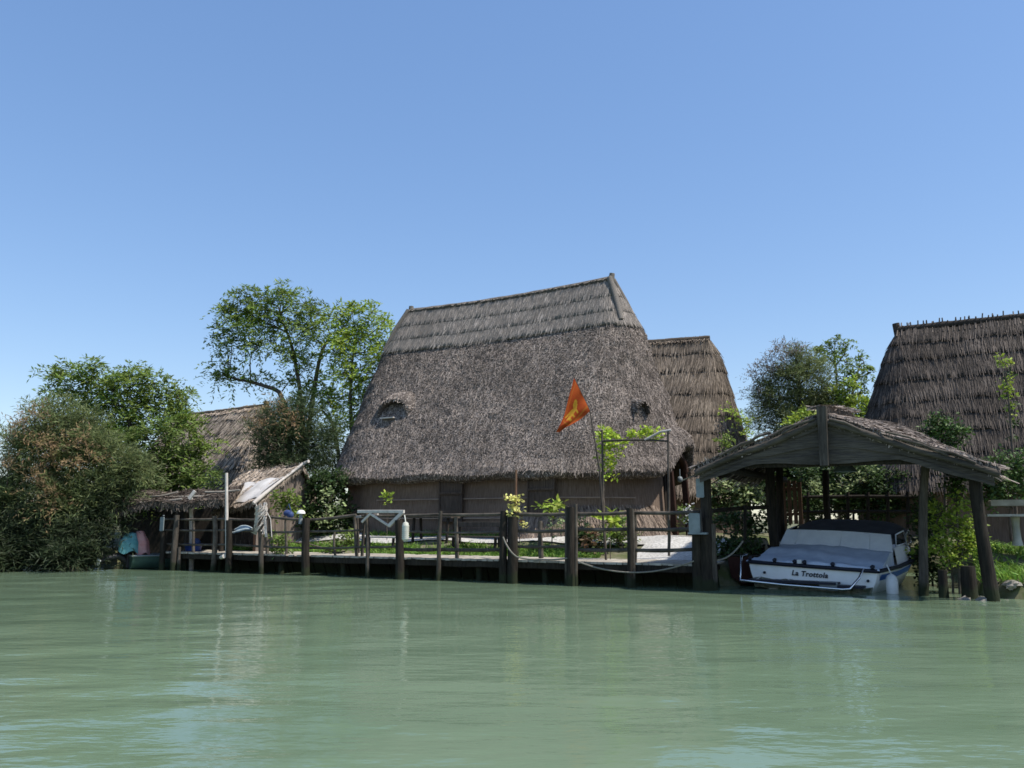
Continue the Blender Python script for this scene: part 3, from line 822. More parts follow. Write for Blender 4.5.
# wooden trestle lying over the rail
tr = thing('trestle', 'bleached wooden trestle frame tilted over the jetty rail', 'trestle', S(fp(378, 545)[0], .1, DECK))
def tb(a, b, w, v0=-.12, v1=-.12, name='brace', m='wood_pale'):
    mb = MB(); u0, z0 = fp(*a, v0); u1, z1 = fp(*b, v1); mb.bar(S(u0, v0, z0), S(u1, v1, z1), w, w * .8, up=DV, warp=.004); mb.build(name, M[m], tr)
tb((358, 511.5), (404, 511.5), .085, name='top_bar'); tb((403, 512), (389, 526), .095); tb((371, 514), (389, 526), .06); tb((371, 513), (362, 522), .06)
tb((355, 517), (378, 515), .07, .25, .05, name='top_bar'); tb((364, 518), (362, 558), .07, .15, .15, name='leg', m='wood_grey'); tb((357, 518), (359, 553), .06, .4, .4, name='leg', m='wood_grey'); tb((398, 514), (400, 553), .06, .3, .3, name='leg', m='wood_grey')
# fender on the post
u0, z0 = fp(405.5, 531, -.34); mb = MB()
FS = .52
pr = [(0.0, -.52), (.05, -.5), (.09, -.42)]
for k in range(7): pr += [(.115, -.36 + k * .1), (.095, -.31 + k * .1)]
pr += [(.085, .38), (.04, .44), (0.0, .45)]
mb.lathe(S(u0, -.34, z0), [(a * .85, b * FS) for a, b in pr], 14); mb.tube([S(u0, -.34, z0 + .22), S(u0 - .1, -.25, z0 + .4)], .015, 6)
single('fender', 'white ribbed fender hanging from a jetty post beside the trestle', 'fender', mb, M['fender'], S(u0, -.34, z0 - .5))
# ropes
def rope(label, pts, r=.016, sag=0.0, m='rope', name='rope'):
    P = np.array(pts); 
    mb = MB(); mb.tube(P, r, 7, 0); return single(name, label, 'rope', mb, M[m], P[0])
def sag_line(p0, p1, sag, n=18):
    k = np.linspace(0, 1, n)[:, None]; return p0 * (1 - k) + p1 * k - DZ * (4 * sag * k * (1 - k))
a_ = fpw(579, 562, -.2); b_ = fpw(694, 561, -.2)
rope('pale mooring rope sagging below the jetty edge between two posts', sag_line(a_, b_, .24), .018)
P = [fpw(503, 537, -.3), fpw(509, 549, -.32), fpw(517, 557, -.26), fpw(540, 559.5, -.2), fpw(569, 558, -.2)]
pp = []
for i in range(len(P) - 1): pp += list(sag_line(P[i], P[i + 1], .02, 5))[: None if i == len(P) - 2 else -1]
rope('grey rope slung from the double posts along the jetty edge', pp, .02, m='rope')

# blue tub and bags
u0, z0 = fp(193, 552, .75); bs = S(u0, .75, DECK)
tub = thing('tub', 'blue plastic tub standing on the left end of the jetty', 'tub', bs)
mb = MB(); mb.lathe(bs, [(.22, 0.005), (.27, .22), (.30, .235), (.27, .22), (.22, .04), (0, .03)], 18); mb.build('bowl', M['bucket_blue'], tub)
mb = MB(); mb.ball(bs + DZ * .2 + DU * .12, (.14, .13, .2), 10, 7); mb.build('content', M['bag_blue'], tub)
mb = MB(); u0, z0 = fp(288, 513.5, 1.0); 
mb.ball(S(u0, 1.0, z0), (.14, .1, .11), 10, 7); mb.ball(S(u0 + .12, .98, z0 - .04), (.1, .1, .11), 9, 6); mb.tube([S(u0 - .1, 1.0, z0 + .1), S(u0, 1.02, z0 + .28), S(u0 + .12, 1.0, z0 + .08)], .012, 5)
single('bag', 'small blue bag hanging by the wall of the small shed', 'bag', mb, M['bag_blue'], S(u0, 1.0, z0 - .14))
u0, z0 = fp(239, 528, .05); mb = MB()
X = np.linspace(-.42, .5, 14); Y = np.linspace(-.1, .22, 8)
G = np.array([[S(u0 + x, .05 + y, z0 + .05 + .07 * math.sin(x * 5 + y * 9) - .12 * abs(x) - .6 * abs(y - .05)) for x in X] for y in Y])
mb.grid(G); mb.grid(G - DZ * .03, flip=True)
single('fishing_net', 'pale folded fishing net thrown over the middle rail by the shed', 'net', mb, M['net_grey'], S(u0, .05, z0))

# benches and tables on the bank
def bench(label, px, py, v, L, h, d=.35, m='wood_grey', cat='bench', name='bench', back=False):
    u0, z0 = fp(px, py, v); g = float(ground_uv(u0, v)); z0 = g + h
    root = thing(name, label, cat, S(u0, v, g))
    for q in (-.26, 0, .26):
        mb = MB(); mb.bar(S(u0 - L / 2, v + q * d * 1.25, z0), S(u0 + L / 2, v + q * d * 1.25, z0), d * .3, .05); mb.build('top_board', M[m], root)
    for q in (-1, 1):
        for w in (-1, 1):
            mb = MB(); mb.bar(S(u0 + q * L * .4, v + w * d * .42, g - .05), S(u0 + q * L * .4, v + w * d * .3, z0 - .027), .07, .07, up=DV); mb.build('leg', M['wood_dark'], root)
    if back:
        mb = MB(); mb.bar(S(u0 - L / 2, v + d * .55, z0 + .35), S(u0 + L / 2, v + d * .55, z0 + .35), .04, .14); mb.build('backrest', M[m], root)
        for q in (-.38, .38):
            mb = MB(); mb.bar(S(u0 + q * L, v + d * .6, z0 - .2), S(u0 + q * L, v + d * .6, z0 + .42), .05, .05, up=DV); mb.build('back_post', M['wood_dark'], root)
    return root
bench('grey wooden bench with a backrest behind the railing near the double posts', 476, 540, 2.6, 1.7, .42, back=True)
bench('grey wooden table in front of the hut wall behind the fender', 434, 530, 3.4, 1.5, .72, d=.6, name='table', cat='table')
bench('low wooden bench behind the tilted trestle', 381, 542, 2.5, 1.3, .42, m='wood_pale')

# flag on its leaning staff
VF = .9
t0 = fpw(573, 374, VF); t1 = fpw(606, 560, VF); t1[2] = DECK
mid = fpw(590, 411, VF)
fl = thing('flag', 'red and gold pointed flag drooping from a thin leaning staff in front of the hut', 'flag', t1)
mb = MB(); mb.tube([t1, fpw(599.5, 470, VF), mid, fpw(582, 394, VF), t0], [.030, .027, .018, .014, .010], 7, 0, jit=.06); mb.build('flagstaff', M['wood_grey'], fl)
A_ = fpw(574, 378, VF - .02); B_ = fpw(590, 411, VF - .02); T_ = fpw(557, 432, VF - .35)
nu, nv = 48, 36
G = np.zeros((nu, nv, 3)); Wm = np.zeros((nu, nv, 2))
for i in range(nu):
    a = i / (nu - 1)
    for j in range(nv):
        b = j / (nv - 1)
        h = A_ * (1 - b) + B_ * b
        drop = DZ * (-.16 * math.sin(a * PI) * (1 - b) - .05 * math.sin(a * PI) * b)
        p = h * (1 - a) + T_ * a + drop
        fold = .11 * math.sin(b * 10 + a * 4) * a ** .7 * (1 - a * .7) + .05 * math.sin(a * 9 + b * 3) * a
        G[i, j] = p - DV * fold - DU * .03 * math.sin(b * 7) * a
cx_, cy_ = (np.arange(nu - 1) + .5) / (nu - 1), (np.arange(nv - 1) + .5) / (nv - 1)
A2, B2 = np.meshgrid(cx_, cy_, indexing='ij')
body = (((A2 - .40) / .20) ** 2 + ((B2 - .50) / .11) ** 2 < 1) | (((A2 - .24) / .08) ** 2 + ((B2 - .40) / .10) ** 2 < 1)
wing = (np.abs(B2 - .36 + (A2 - .42) * .9) < .06) & (A2 > .33) & (A2 < .60)
legs = ((np.abs(A2 - .28) < .025) | (np.abs(A2 - .52) < .025) | (np.abs(A2 - .40) < .02)) & (B2 > .5) & (B2 < .74)
gold = body | wing | legs
stripe = ((B2 > .83) & (B2 < .89)) | ((B2 > .10) & (B2 < .15)) | ((np.abs(A2 - .66) < .02) & (B2 > .1) & (B2 < .9))
mb = MB(); red = ~(gold | stripe)
for side in (0, 1):
    Gs = G + DV * (.004 if side else -.004)
    mb.grid(Gs, 0, True, flip=bool(side), mask=red); mb.grid(Gs, 1, True, flip=bool(side), mask=gold); mb.grid(Gs, 2, True, flip=bool(side), mask=stripe)
mb.build('flag_cloth', [M['flag_red'], M['flag_gold'], M['flag_orange']], fl)

# pergola: one post, one bar, a bleached branch
VP = 2.2
pg = thing('pergola', 'thin garden pergola of poles in front of the right end of the hut', 'pergola', fpw(669, 552, VP))
def pp_(pts, r, m, name):
    P = [fpw(x, y, VP) for x, y in pts]; mb = MB(); mb.tube(P, r, 7, 0, jit=.08); mb.build(name, M[m], pg)
pp_([(669, 556), (669, 500), (668, 431)], [.034, .032, .028], 'wood_rail', 'upright')
pp_([(603, 441), (625, 440), (645, 440), (668, 441)], [.03, .03, .03, .025], 'wood_grey', 'crossbar')
pp_([(645, 440), (651, 437), (660, 432), (671, 430)], [.035, .036, .034, .028], 'wood_pale', 'branch')
pp_([(606, 560), (603, 500), (602, 430)], [.036, .033, .028], 'wood_rail', 'upright')

# ------------------------------------------------------------------ left side: shelter, shed, dinghy
def slab(mb, P00, P10, P11, P01, th, n, mat_b, mat_s, Lr=(.2, .5), sagv=.06, ang=.25):
    """a thatch slab; P00-P10 upper edge, P01-P11 lower edge"""
    a = np.linspace(0, 1, 14)[:, None, None]; b = np.linspace(0, 1, 16)[None, :, None]
    G = (P00 * (1 - b) + P10 * b) * (1 - a) + (P01 * (1 - b) + P11 * b) * a
    wob = sagv * np.sin(a * 5 + b * 7) * .5 + sagv * .6 * np.sin(b * 13 + a * 3)
    G = G + DZ * wob
    U_ = G - DZ * th
    mb.grid(G, mat_b, True, flip=True); mb.grid(U_, mat_b, True)
    for e, f in ((G[0], U_[0]), (G[-1], U_[-1]), (G[:, 0], U_[:, 0]), (G[:, -1], U_[:, -1])):
        mb.grid(np.array([e, f]), mat_b, False)
        straws(mb, np.array([e, f]), int(n * .12), (.08, .3), (.018, .03), .5, (-.1, .3), .0, mat_s)
        straws(mb, np.array([f, e]), int(n * .06), (.08, .2), (.018, .03), .5, (-.1, .3), .0, mat_s)
    straws(mb, G, n, Lr, (.02, .035), ang, (.02, .2), .012, mat_s)
    return G

sh = thing('boat_shelter', 'low dark lean-to shelter of sticks and reeds over the dinghy berth', 'shelter', S(-15.6, 1.5, .4))
P01 = at_y(106, 508, 26.0); P11 = at_y(226, 499, 25.2); P00 = at_y(128, 494, 29.5); P10 = at_y(244, 487, 28.6)
mb = MB(); slab(mb, P00, P10, P11, P01, .16, 2600, 0, 1, sagv=.10, ang=.6, Lr=(.15, .35)); mb.build('thatch_roof', [M['dark_base'], M['straw_dark']], sh)
for a, b, r in (((140, 503), (182, 499), .04), ((170, 497), (228, 494), .035), ((205, 492), (240, 490), .035), ((150, 497), (178, 492), .03)):
    mb = MB(); Y = 25.6 + rng.uniform(0, 1.2); mb.tube([at_y(*a, Y), at_y((a[0] + b[0]) / 2, (a[1] + b[1]) / 2 + 1, Y), at_y(*b, Y)], r, 7, 0, jit=.12); mb.build('roof_pole', M['wood_weather'], sh)
for top, bot, Y, m in (((191, 498), (194, 549), 26.3, 'wood_pale'), ((186, 505), (188, 548), 27.4, 'wood_grey'), ((128, 507), (126, 563), 26.3, 'wood_dark'), ((222, 499), (222, 548), 25.9, 'wood_dark')):
    p = at_y(*top, Y); q = at_y(*bot, Y); q[2] = min(q[2], ground_at(q))
    mb = MB(); mb.tube([q, (p + q) / 2 + DU * .03, p], [.075, .07, .06], 8, 0, jit=.1); mb.build('post', M[m], sh)
p = at_y(195, 491, 25.2); q = at_y(189, 499, 25.2); mb = MB(); mb.bar(q, p, .12, .05, up=DV); mb.build('gable_board', M['wood_pale'], sh)
bw = at_y(120, 545, 30.5); bw2 = at_y(242, 540, 29.5)
mb = MB(); n_ = np.array([-(bw2 - bw)[1], (bw2 - bw)[0], 0]); n_ /= np.linalg.norm(n_)
z0, z1 = .3, 2.3; G = np.array([[bw * (1 - t) + bw2 * t for t in np.linspace(0, 1, 20)]] * 2); G[0, :, 2] = z1; G[1, :, 2] = z0
mb.grid(G, 0, False); mb.grid(G + n_ * .08, 0, False, flip=True)
mb.build('shade_screen', [M['dark_base'], M['straw_dark']], sh)  # back screen added; the shade inside the shelter is put into its colour

sd = thing('reed_shed', 'small reed shed with a pale sheet over its sloping roof beside the jetty', 'shed', at_y(285, 545, 27.0) * np.array([1, 1, 0]) + DZ * .6)
R1 = at_y(303, 465, 27.6); R2 = at_y(240, 474, 30.0); E1 = at_y(259, 499, 25.8); E2 = at_y(214, 511, 28.6)
mb = MB(); SG_ = slab(mb, R2, R1, E1, E2, .14, 3000, 0, 1, sagv=.05); 
B1 = at_y(317, 497, 29.0); B2_ = at_y(265, 500, 32.0)
slab(mb, R1, R2, B2_, B1, .14, 700, 0, 1, sagv=.05)
mb.build('thatch_roof', [M['tan_base'], M['straw_pale']], sd)
mb = MB()
a = np.linspace(0.42, 1.0, 10); b = np.linspace(.22, .98, 14)
G = np.array([[(R2 * (1 - y) + R1 * y) * (1 - x) + (E2 * (1 - y) + E1 * y) * x + DZ * (.10 + .03 * math.sin(y * 17 + x * 5)) for y in b] for x in a])
G[-1] -= DZ * .04
mb.grid(G, 0, True, flip=True); mb.grid(G - DZ * .012, 0, True)
mb.build('roof_sheet', mat('roof_sheet', (0.78, 0.72, 0.65), (0.62, 0.56, 0.49), scale=2.2, rough=.55, bump=.3, blot=.2, blot_scale=1.6), sd)
mb = MB(); mb.tube([R1 + DZ * .1 + (R1 - R2) * .08, R1 + DZ * .04, (R1 + E1) / 2 + DZ * .05, E1 + DZ * .02, E1 + (E1 - R1) * .12], [.05, .06, .05, .07, .05], 7, 0, jit=.2); mb.build('verge_pole', M['wood_pale'], sd)
mb = MB(); mb.tube([R2 * .3 + E2 * .7, E2 + (E2 - R2) * .05], [.05, .045], 7, 0); mb.build('verge_pole', M['wood_pale'], sd)
# gable wall: vertical boards of reed
def zg(p, z): q = np.array(p); q[2] = z; return q
g = .55
mb = MB()
nw = 26
for i in range(nw):
    t = (i + .5) / nw
    if t < .62: k = t / .62; top = E1 * (1 - k) + R1 * k
    else: k = (t - .62) / .38; top = R1 * (1 - k) + B1 * k
    foot = zg(E1 * (1 - t) + B1 * t, g - .1); top = zg(E1 * (1 - t) + B1 * t, top[2] - .16)
    mb.bar(foot, top, .155, .03 + .015 * rng.random(), up=np.array([.6, -.8, 0]), mat=0)
mb.build('gable_wall', mat('shed_board', (0.15, 0.115, 0.092), (0.24, 0.195, 0.16), scale=6, stretch=(5, 5, .5), island=.25, bump=.6, blot=.2), sd)
mb = MB(); inn = (R1 - R2) * .0 + (R2 - R1) / np.linalg.norm(R2 - R1) * .25
G = np.array([[zg(E1 * (1 - t) + E2 * t, z) + (R2 + R1 - E1 - E2) / 2 * np.array([1, 1, 0]) * .22 for t in np.linspace(0.02, 1, 12)] for z in (2.05, g - .1)])
mb.grid(G, 0, False); straws(mb, G, 700, (.5, 1.1), (.02, .04), .06, (0, .05), .01, 1)
mb.build('front_wall', [M['dark_base'], M['straw_dark']], sd)
for t in (.03, .97):
    mb = MB(); f = zg(E1 * (1 - t) + E2 * t, g - .1); tp = zg(f, (E1 * (1 - t) + E2 * t)[2] - .12); mb.tube([f, tp], .07, 8, 0, jit=.1)
    mb.build('corner_post', M['wood_brown'], sd)

# dinghy with its tilted motor
DF = Frame(at_y(127, 566, 26.4) * np.array([1, 1, 0]), R(-38))
dg = thing('dinghy', 'small green dinghy moored under the dark shelter left of the jetty', 'boat', DF.o)
def hull_grid(fr, st, flip_x=1):
    """st: list of (y, half beam, sheer z, chine half, chine z, keel z); y runs from the stern to the bow"""
    G = []
    for y, b, sz, bc, cz, kz in st:
        prof = [(-b, sz), (-(b * .6 + bc * .4) - .01, sz * .55 + cz * .45), (-bc, cz), (-bc * .5, (cz + kz) / 2), (0, kz), (bc * .5, (cz + kz) / 2), (bc, cz), (b * .6 + bc * .4 + .01, sz * .55 + cz * .45), (b, sz)]
        G.append([fr(np.array(x), np.array(float(y)), np.array(z)) for x, z in prof])
    return np.array(G)
# here the frame's own x axis is the boat's length, stern at the left
class Turn:
    def __init__(s, fr): s.fr = fr
    def __call__(s, x, y, z): return s.fr(y, -np.asarray(x), z)
st = [(0, .62, .40, .52, .06, -.10), (.8, .70, .40, .58, .05, -.14), (1.8, .70, .42, .55, .06, -.14), (2.7, .52, .47, .36, .10, -.10), (3.3, .25, .53, .14, .2, 0), (3.6, .03, .58, .02, .36, .2)]
G = hull_grid(Turn(DF), st); mb = MB(); mb.grid(G, 0, True); mb.faces(G[0], [tuple(range(9))], 0)
ins = hull_grid(Turn(DF), [(y + .03, b - .04, s - .02, bc - .04, cz + .05, kz + .06) for y, b, s, bc, cz, kz in st[:-1]]); mb.grid(ins, 0, True, flip=True)
mb.build('hull', M['hull_green'], dg)
mb = MB()
for sx in (0, -1): mb.tube(G[:, sx] + DZ * .01, .03, 6, 0)
mb.tube([G[0, 0] + DZ * .01, G[0, -1] + DZ * .01], .03, 6, 0); mb.build('gunwale', M['plate_grey'], dg)
mb = MB(); mb.box(DF(np.array(1.2), np.array(0.), np.array(.3)), (.28, 1.25, .04), (DF.d, DF.n, DZ)); mb.build('thwart', M['wood_pale'], dg)
# motor (part of the dinghy it is clamped to): tilted up, leg in the air to the left
def dp(x, y, z): return DF(np.array(float(x)), np.array(float(y)), np.array(float(z)))
mb = MB(); mb.tube([dp(-.02, -.1, .22), dp(-.30, -.12, .42), dp(-.62, -.12, .34), dp(-.78, -.12, .27)], [.10, .11, .07, .06], 8, 0); mb.box(dp(-.02, -.1, .25), (.12, .3, .4), (DF.d, DF.n, DZ)); mo = mb.build('outboard_motor', M['motor_black'], dg)
mb = MB(); mb.ball(dp(.10, -.12, .72), (.24, .2, .30), 12, 9); mb.build('motor_cowl', M['motor_black'], mo)
mb = MB()
for k in range(3):
    a_ = k * 2.09 + .4; c_ = dp(-.86, -.12, .27)
    b_ = c_ + (DF.n * math.cos(a_) + DZ * math.sin(a_)) * .13
    mb.ball((c_ + b_) / 2, (.045, .07, .07), 8, 6)
mb.ball(dp(-.84, -.12, .27), (.07, .05, .05), 8, 6); mb.build('propeller', M['white_paint'], mo)
def drape(c, ax, w, d, h, name, label, m, lean=0, cat='cloth'):
    mb = MB(); n1, n2 = 20, 26
    G = []
    for i in range(n1):
        a = i / (n1 - 1); rr = min(1, a * 1.6); z = h * (1 - max(0, (a - .3) / .7) ** 1.0) if a > .3 else h + .03 * math.cos(a * 5)
        G.append([c + (DF.d * math.cos(p) * w + DF.n * math.sin(p) * d) * (rr + .06 * math.sin(p * 5 + a * 3) * a) + DZ * (z + .05 * math.sin(p * 4 + 1) * a) + DF.d * lean * a for p in np.arange(n2) * 2 * PI / n2])
    G = np.array(G); mb.grid(G, 0, True, closed=True); mb.grid(G - DZ * .006, 0, True, closed=True, flip=True)
    return single(name, label, cat, mb, M[m], c)
drape(dp(.02, -.16, .52), 0, .32, .27, .56, 'cloth', 'teal cloth wrapped over the dinghy motor', 'cloth_teal', -.04)
drape(dp(.24, -.14, .46), 0, .22, .27, .68, 'cloth', 'pinkish red cloth hanging over the right side of the dinghy motor', 'cloth_pink', .14)
# ------------------------------------------------------------------ boathouse
bh = thing('boathouse', 'open boathouse with a low gabled reed roof over the white motorboat', 'boathouse', S(2.9, 3.0, 0))
VG = -.40; VB = 7.2
rf = fpw(822, 413, VG); lf = fpw(695, 465, VG); rt_ = fpw(999, 466, VG)
rb = rf + DV * (VB - VG) + DZ * .75; lb = lf + DV * (VB - VG) + DZ * .1; rbk = rt_ + DV * (VB - VG) + DZ * .45
def roof_slope(e_f, e_b, flip):
    a = np.linspace(0, 1, 16)[:, None, None]; b = np.linspace(0, 1, 22)[None, :, None]
    G = (rf * (1 - b) + rb * b) * (1 - a) + (e_f * (1 - b) + e_b * b) * a
    G = G + DZ * (.30 * np.sin(a * PI) * b - .02 + .035 * np.sin(b * 17 + a * 3) * np.sin(a * 9 + 1) + .03 * np.sin(b * 7))
    if flip: G = G[:, ::-1]
    return G
mb = MB()
for e_f, e_b, fl_ in ((lf, lb, True), (rt_, rbk, False)):
    G = roof_slope(e_f, e_b, fl_); U_ = G - DZ * .17
    mb.grid(G, 0, True, flip=True); mb.grid(U_, 0, True)
    straws(mb, G, 9000, (.2, .45), (.016, .030), .2, (.01, .10), .010, 1)
    straws(mb, U_, 1200, (.3, .7), (.016, .03), .1, (-.12, .02), .0, 1)
    straws(mb, G[-2:], 500, (.15, .35), (.016, .03), .2, (-.15, .1), .0, 1, .5, pos=.7)
    for e, f in ((G[0], U_[0]), (G[-1], U_[-1]), (G[:, 0], U_[:, 0]), (G[:, -1], U_[:, -1])):
        mb.grid(np.array([e, f]), 0, False); mb.grid(np.array([f, e]), 0, False)
        straws(mb, np.array([e, f]), 260, (.06, .16), (.014, .028), .5, (-.05, .08), .0, 1)
        straws(mb, np.array([f, e]), 260, (.06, .16), (.014, .028), .5, (-.05, .08), .0, 1)
mb.tube([rf + DV * .05 + DZ * .02, (rf + rb) / 2 + DZ * .06, rb], [.11, .14, .12], 8, 0, jit=.15)
straws(mb, np.array([[rf + DV * t + DZ * .14 + DZ * .1 * t - DU * .2, rf + DV * t + DZ * .14 + DZ * .1 * t + DU * .2] for t in np.linspace(.1, 7, 12)]), 900, (.2, .5), (.016, .03), 1.2, (0, .3), .0, 1)
mb.build('reed_roof', [M['dark_base'], M['straw_rough']], bh)
# gable boards, from the verge down to the tie beam
zb_ = fp(822, 463, VG)[1]
def roof_pt(k):  # k from -1 (left eave) to 1 (right eave) along the front verge
    return rf * (1 + k) + lf * (-k) if k < 0 else rf * (1 - k) + rt_ * k
for sg in (-1, 1):
    nb_ = 5
    K = np.linspace(.01, .97, 14) * sg
    for i in range(nb_):
        f0, f1 = i / nb_, (i + 1) / nb_
        up_, lo_e = [], []
        for k in K:
            tp = roof_pt(k) - DZ * .13; h = max(tp[2] - zb_ - .05 * abs(k), .34 - .06 * abs(k))
            for lst, f, e_ in ((up_, f0, i), (lo_e, f1, i + 1)):
                q = tp.copy(); q[2] = tp[2] - h * f + .018 * math.sin(abs(k) * 11 + e_ * 2) * (e_ > 0) - (.012 if lst is lo_e else 0); lst.append(q + DV * (.05 + .022 * (i % 2) + .012 * math.sin(k * 9 + i)))
        U_, L_ = np.array(up_), np.array(lo_e); mb = MB()
        mb.grid(np.array([U_ - DV * .015, L_ - DV * .015]), 0, False); mb.grid(np.array([L_ + DV * .015, U_ + DV * .015]), 0, False)
        mb.grid(np.array([U_ + DV * .015, U_ - DV * .015]), 0, False); mb.grid(np.array([L_ - DV * .015, L_ + DV * .015]), 0, False)
        mb.build('gable_board', M['wood_gable'], bh)
for k0, k1 in ((-1.0, -.02), (.02, 1.0)):
    mb = MB(); a, b = roof_pt(k0) - DZ * .16, roof_pt(k1) - DZ * .16
    mb.tube([a + (b - a) * t - DV * .0 + DZ * (.02 * math.sin(t * 9 + k0)) for t in np.linspace(0, 1, 9)], .065, 7, 0, jit=.2); mb.build('barge_board', M['wood_gable'], bh)
for i in range(9):   # loose canes laid along the verge
    k0 = rng.uniform(.02, .75); k1 = k0 + rng.uniform(.15, .3); sg = 1 if i % 2 else -1
    a, b = roof_pt(sg * k0), roof_pt(sg * min(1.04, k1)); mb = MB(); dz = rng.uniform(-.14, .03)
    mb.tube([a + DZ * dz - DV * .06, (a + b) / 2 + DZ * (dz + .03) - DV * .07, b + DZ * (dz - .03) - DV * .06], rng.uniform(.018, .035), 6, 0, jit=.1); mb.build('verge_cane', M['wood_rail'], bh)
mb = MB(); mb.bar(zg(rf, zb_ - .06) - DV * .07, rf - DV * .07 + DZ * .12, .19, .13, up=DV, warp=.008); mb.build('king_post', M['wood_grey'], bh)
mb = MB(); mb.bar(zg(lf, zb_ + .03) + DU * .35 + DV * .20, zg(rt_, zb_ - .01) - DU * .4 + DV * .20, .12, .13, warp=.01); mb.build('tie_beam', M['wood_dark'], bh)
def bpost(top, bot, v0, v1, r, m, zt=None):
    u1, z1 = fp(*top, v1); u0, z0 = fp(*bot, v0); 
    z0 = min(z0, float(ground_uv(u0, v0)), -.0) - .3
    P = [S(u0 + (u1 - u0) * k + .03 * math.sin(k * 6), v0 + (v1 - v0) * k, z0 + (z1 - z0) * k) for k in np.linspace(0, 1, 7)]
    mb = MB(); mb.tube(P, np.linspace(r * 1.1, r * .9, 7), 9, 0, jit=.1); mb.build('post', M[m], bh)
bpost((706, 462), (709, 590), -.02, -.02, .13, 'wood_dark')
bpost((974, 462), (993, 601), .05, .0, .12, 'wood_dark')
bpost((926, 462), (915, 585), .7, .6, .09, 'wood_pale_grey' if 'wood_pale_grey' in M else 'wood_grey')
bpost((770, 458), (774, 545), 2.6, 2.6, .12, 'wood_dark')
bpost((780, 462), (779, 540), 4.6, 4.6, .10, 'wood_dark')
bpost((826, 470), (828, 520), 6.9, 6.9, .10, 'wood_dark')
for e0, e1 in ((lf, lb), (rt_, rbk)):
    inw = (rf - e0) * np.array([1, 1, 0]); inw /= np.linalg.norm(inw)
    mb = MB(); mb.tube([e0 + inw * .75 + DV * .1 - DZ * .12, e1 + inw * .75 - DZ * .12], [.09, .08], 8, 0, jit=.1); mb.build('wall_plate', M['wood_dark'], bh)
for t in (.3, .62, .95):
    f = DV * (VB - VG) * t
    for e0 in (lf, rt_):
        mb = MB(); mb.tube([rf + f + DZ * (.75 * t - .27), e0 + f + DZ * (.25 * t - .24)], [.06, .06], 7, 0); mb.build('rafter', M['wood_dark'], bh)
# pale plate on the boathouse post, lamp under the gable
u0, z0 = fp(700, 488, -.2); mb = MB(); mb.box(S(u0, -.2, z0), (.17, .025, .42), (DU, DV, DZ)); mb.tube([S(u0, -.19, z0 + .2), S(u0 + .2, -.05, z0 + .24)], .012, 5)
single('plate', 'pale sheet hung high on the left boathouse post above the lantern', 'plate', mb, M['plate_grey'], S(u0, -.2, z0 - .2))
u0, z0 = fp(845, 466, 2.0)
hl_ = thing('pendant_lamp', 'grey pendant lamp shade hanging under the boathouse roof', 'lamp', S(u0, 2.0, z0 - .15))
mb = MB(); mb.lathe(S(u0, 2.0, z0 - .12), [(.27, 0), (.12, .18), (.04, .2)], 18); mb.lathe(S(u0, 2.0, z0 - .13), [(.04, .19), (.11, .17), (.262, 0)], 18); mb.build('lamp_shade', M['plate_grey'], hl_)
mb = MB(); mb.tube([S(u0, 2.0, z0 + .05), S(u0, 2.0, z0 + .5)], .01, 5); mb.build('lamp_cord', M['wood_dark'], hl_)
# paling gate and rails at the back
gt = thing('paling_gate', 'brown wooden paling gate behind the left side of the motorboat', 'gate', S(fp(788, 520, 7.6)[0], 7.6, .9))
for i, x in enumerate((778, 783, 788.5, 794, 799)):
    u0, zt = fp(x, 481 + rng.uniform(-1, 1), 7.6); zb0 = fp(x, 524, 7.6)[1]
    mb = MB(); mb.bar(S(u0, 7.6, zb0), S(u0, 7.6, zt), .11, .03, up=DV); mb.build('paling', M['wood_brown'], gt)
for y in (489, 514):
    mb = MB(); a, b = fpw(776, y, 7.65), fpw(801, y, 7.65); mb.bar(a, b, .04, .08); mb.build('rail', M['wood_brown'], gt)
bf = thing('post_fence', 'dark rail fence with uprights behind the motorboat', 'fence', S(4, 8.6, .95))
for y in (497, 512):
    mb = MB(); mb.tube([fpw(803, y, 8.5), fpw(860, y - .5, 8.5), fpw(935, y, 8.5)], .05, 7, 0, jit=.1); mb.build('rail', M['wood_dark'], bf)
for x in (808, 828, 848, 868, 888, 908, 928):
    a = fpw(x, 492, 8.5); b = fpw(x, 528, 8.5); mb = MB(); mb.tube([b, a], [.055, .045], 7, 0, jit=.1); mb.build('post', M['wood_dark'], bf)
sf = thing('side_rail', 'dark rail of branches beside the left boathouse post', 'railing', S(.3, 2.5, .5))
mb = MB(); mb.tube([fpw(712, 511, .9), fpw(745, 508, 2.2), fpw(772, 507, 2.6)], .05, 7, 0, jit=.12); mb.build('rail', M['wood_dark'], sf)
mb = MB(); mb.tube([fpw(745, 540, 2.0), fpw(745, 505, 2.0)], .04, 7, 0, jit=.1); mb.build('post', M['wood_dark'], sf)

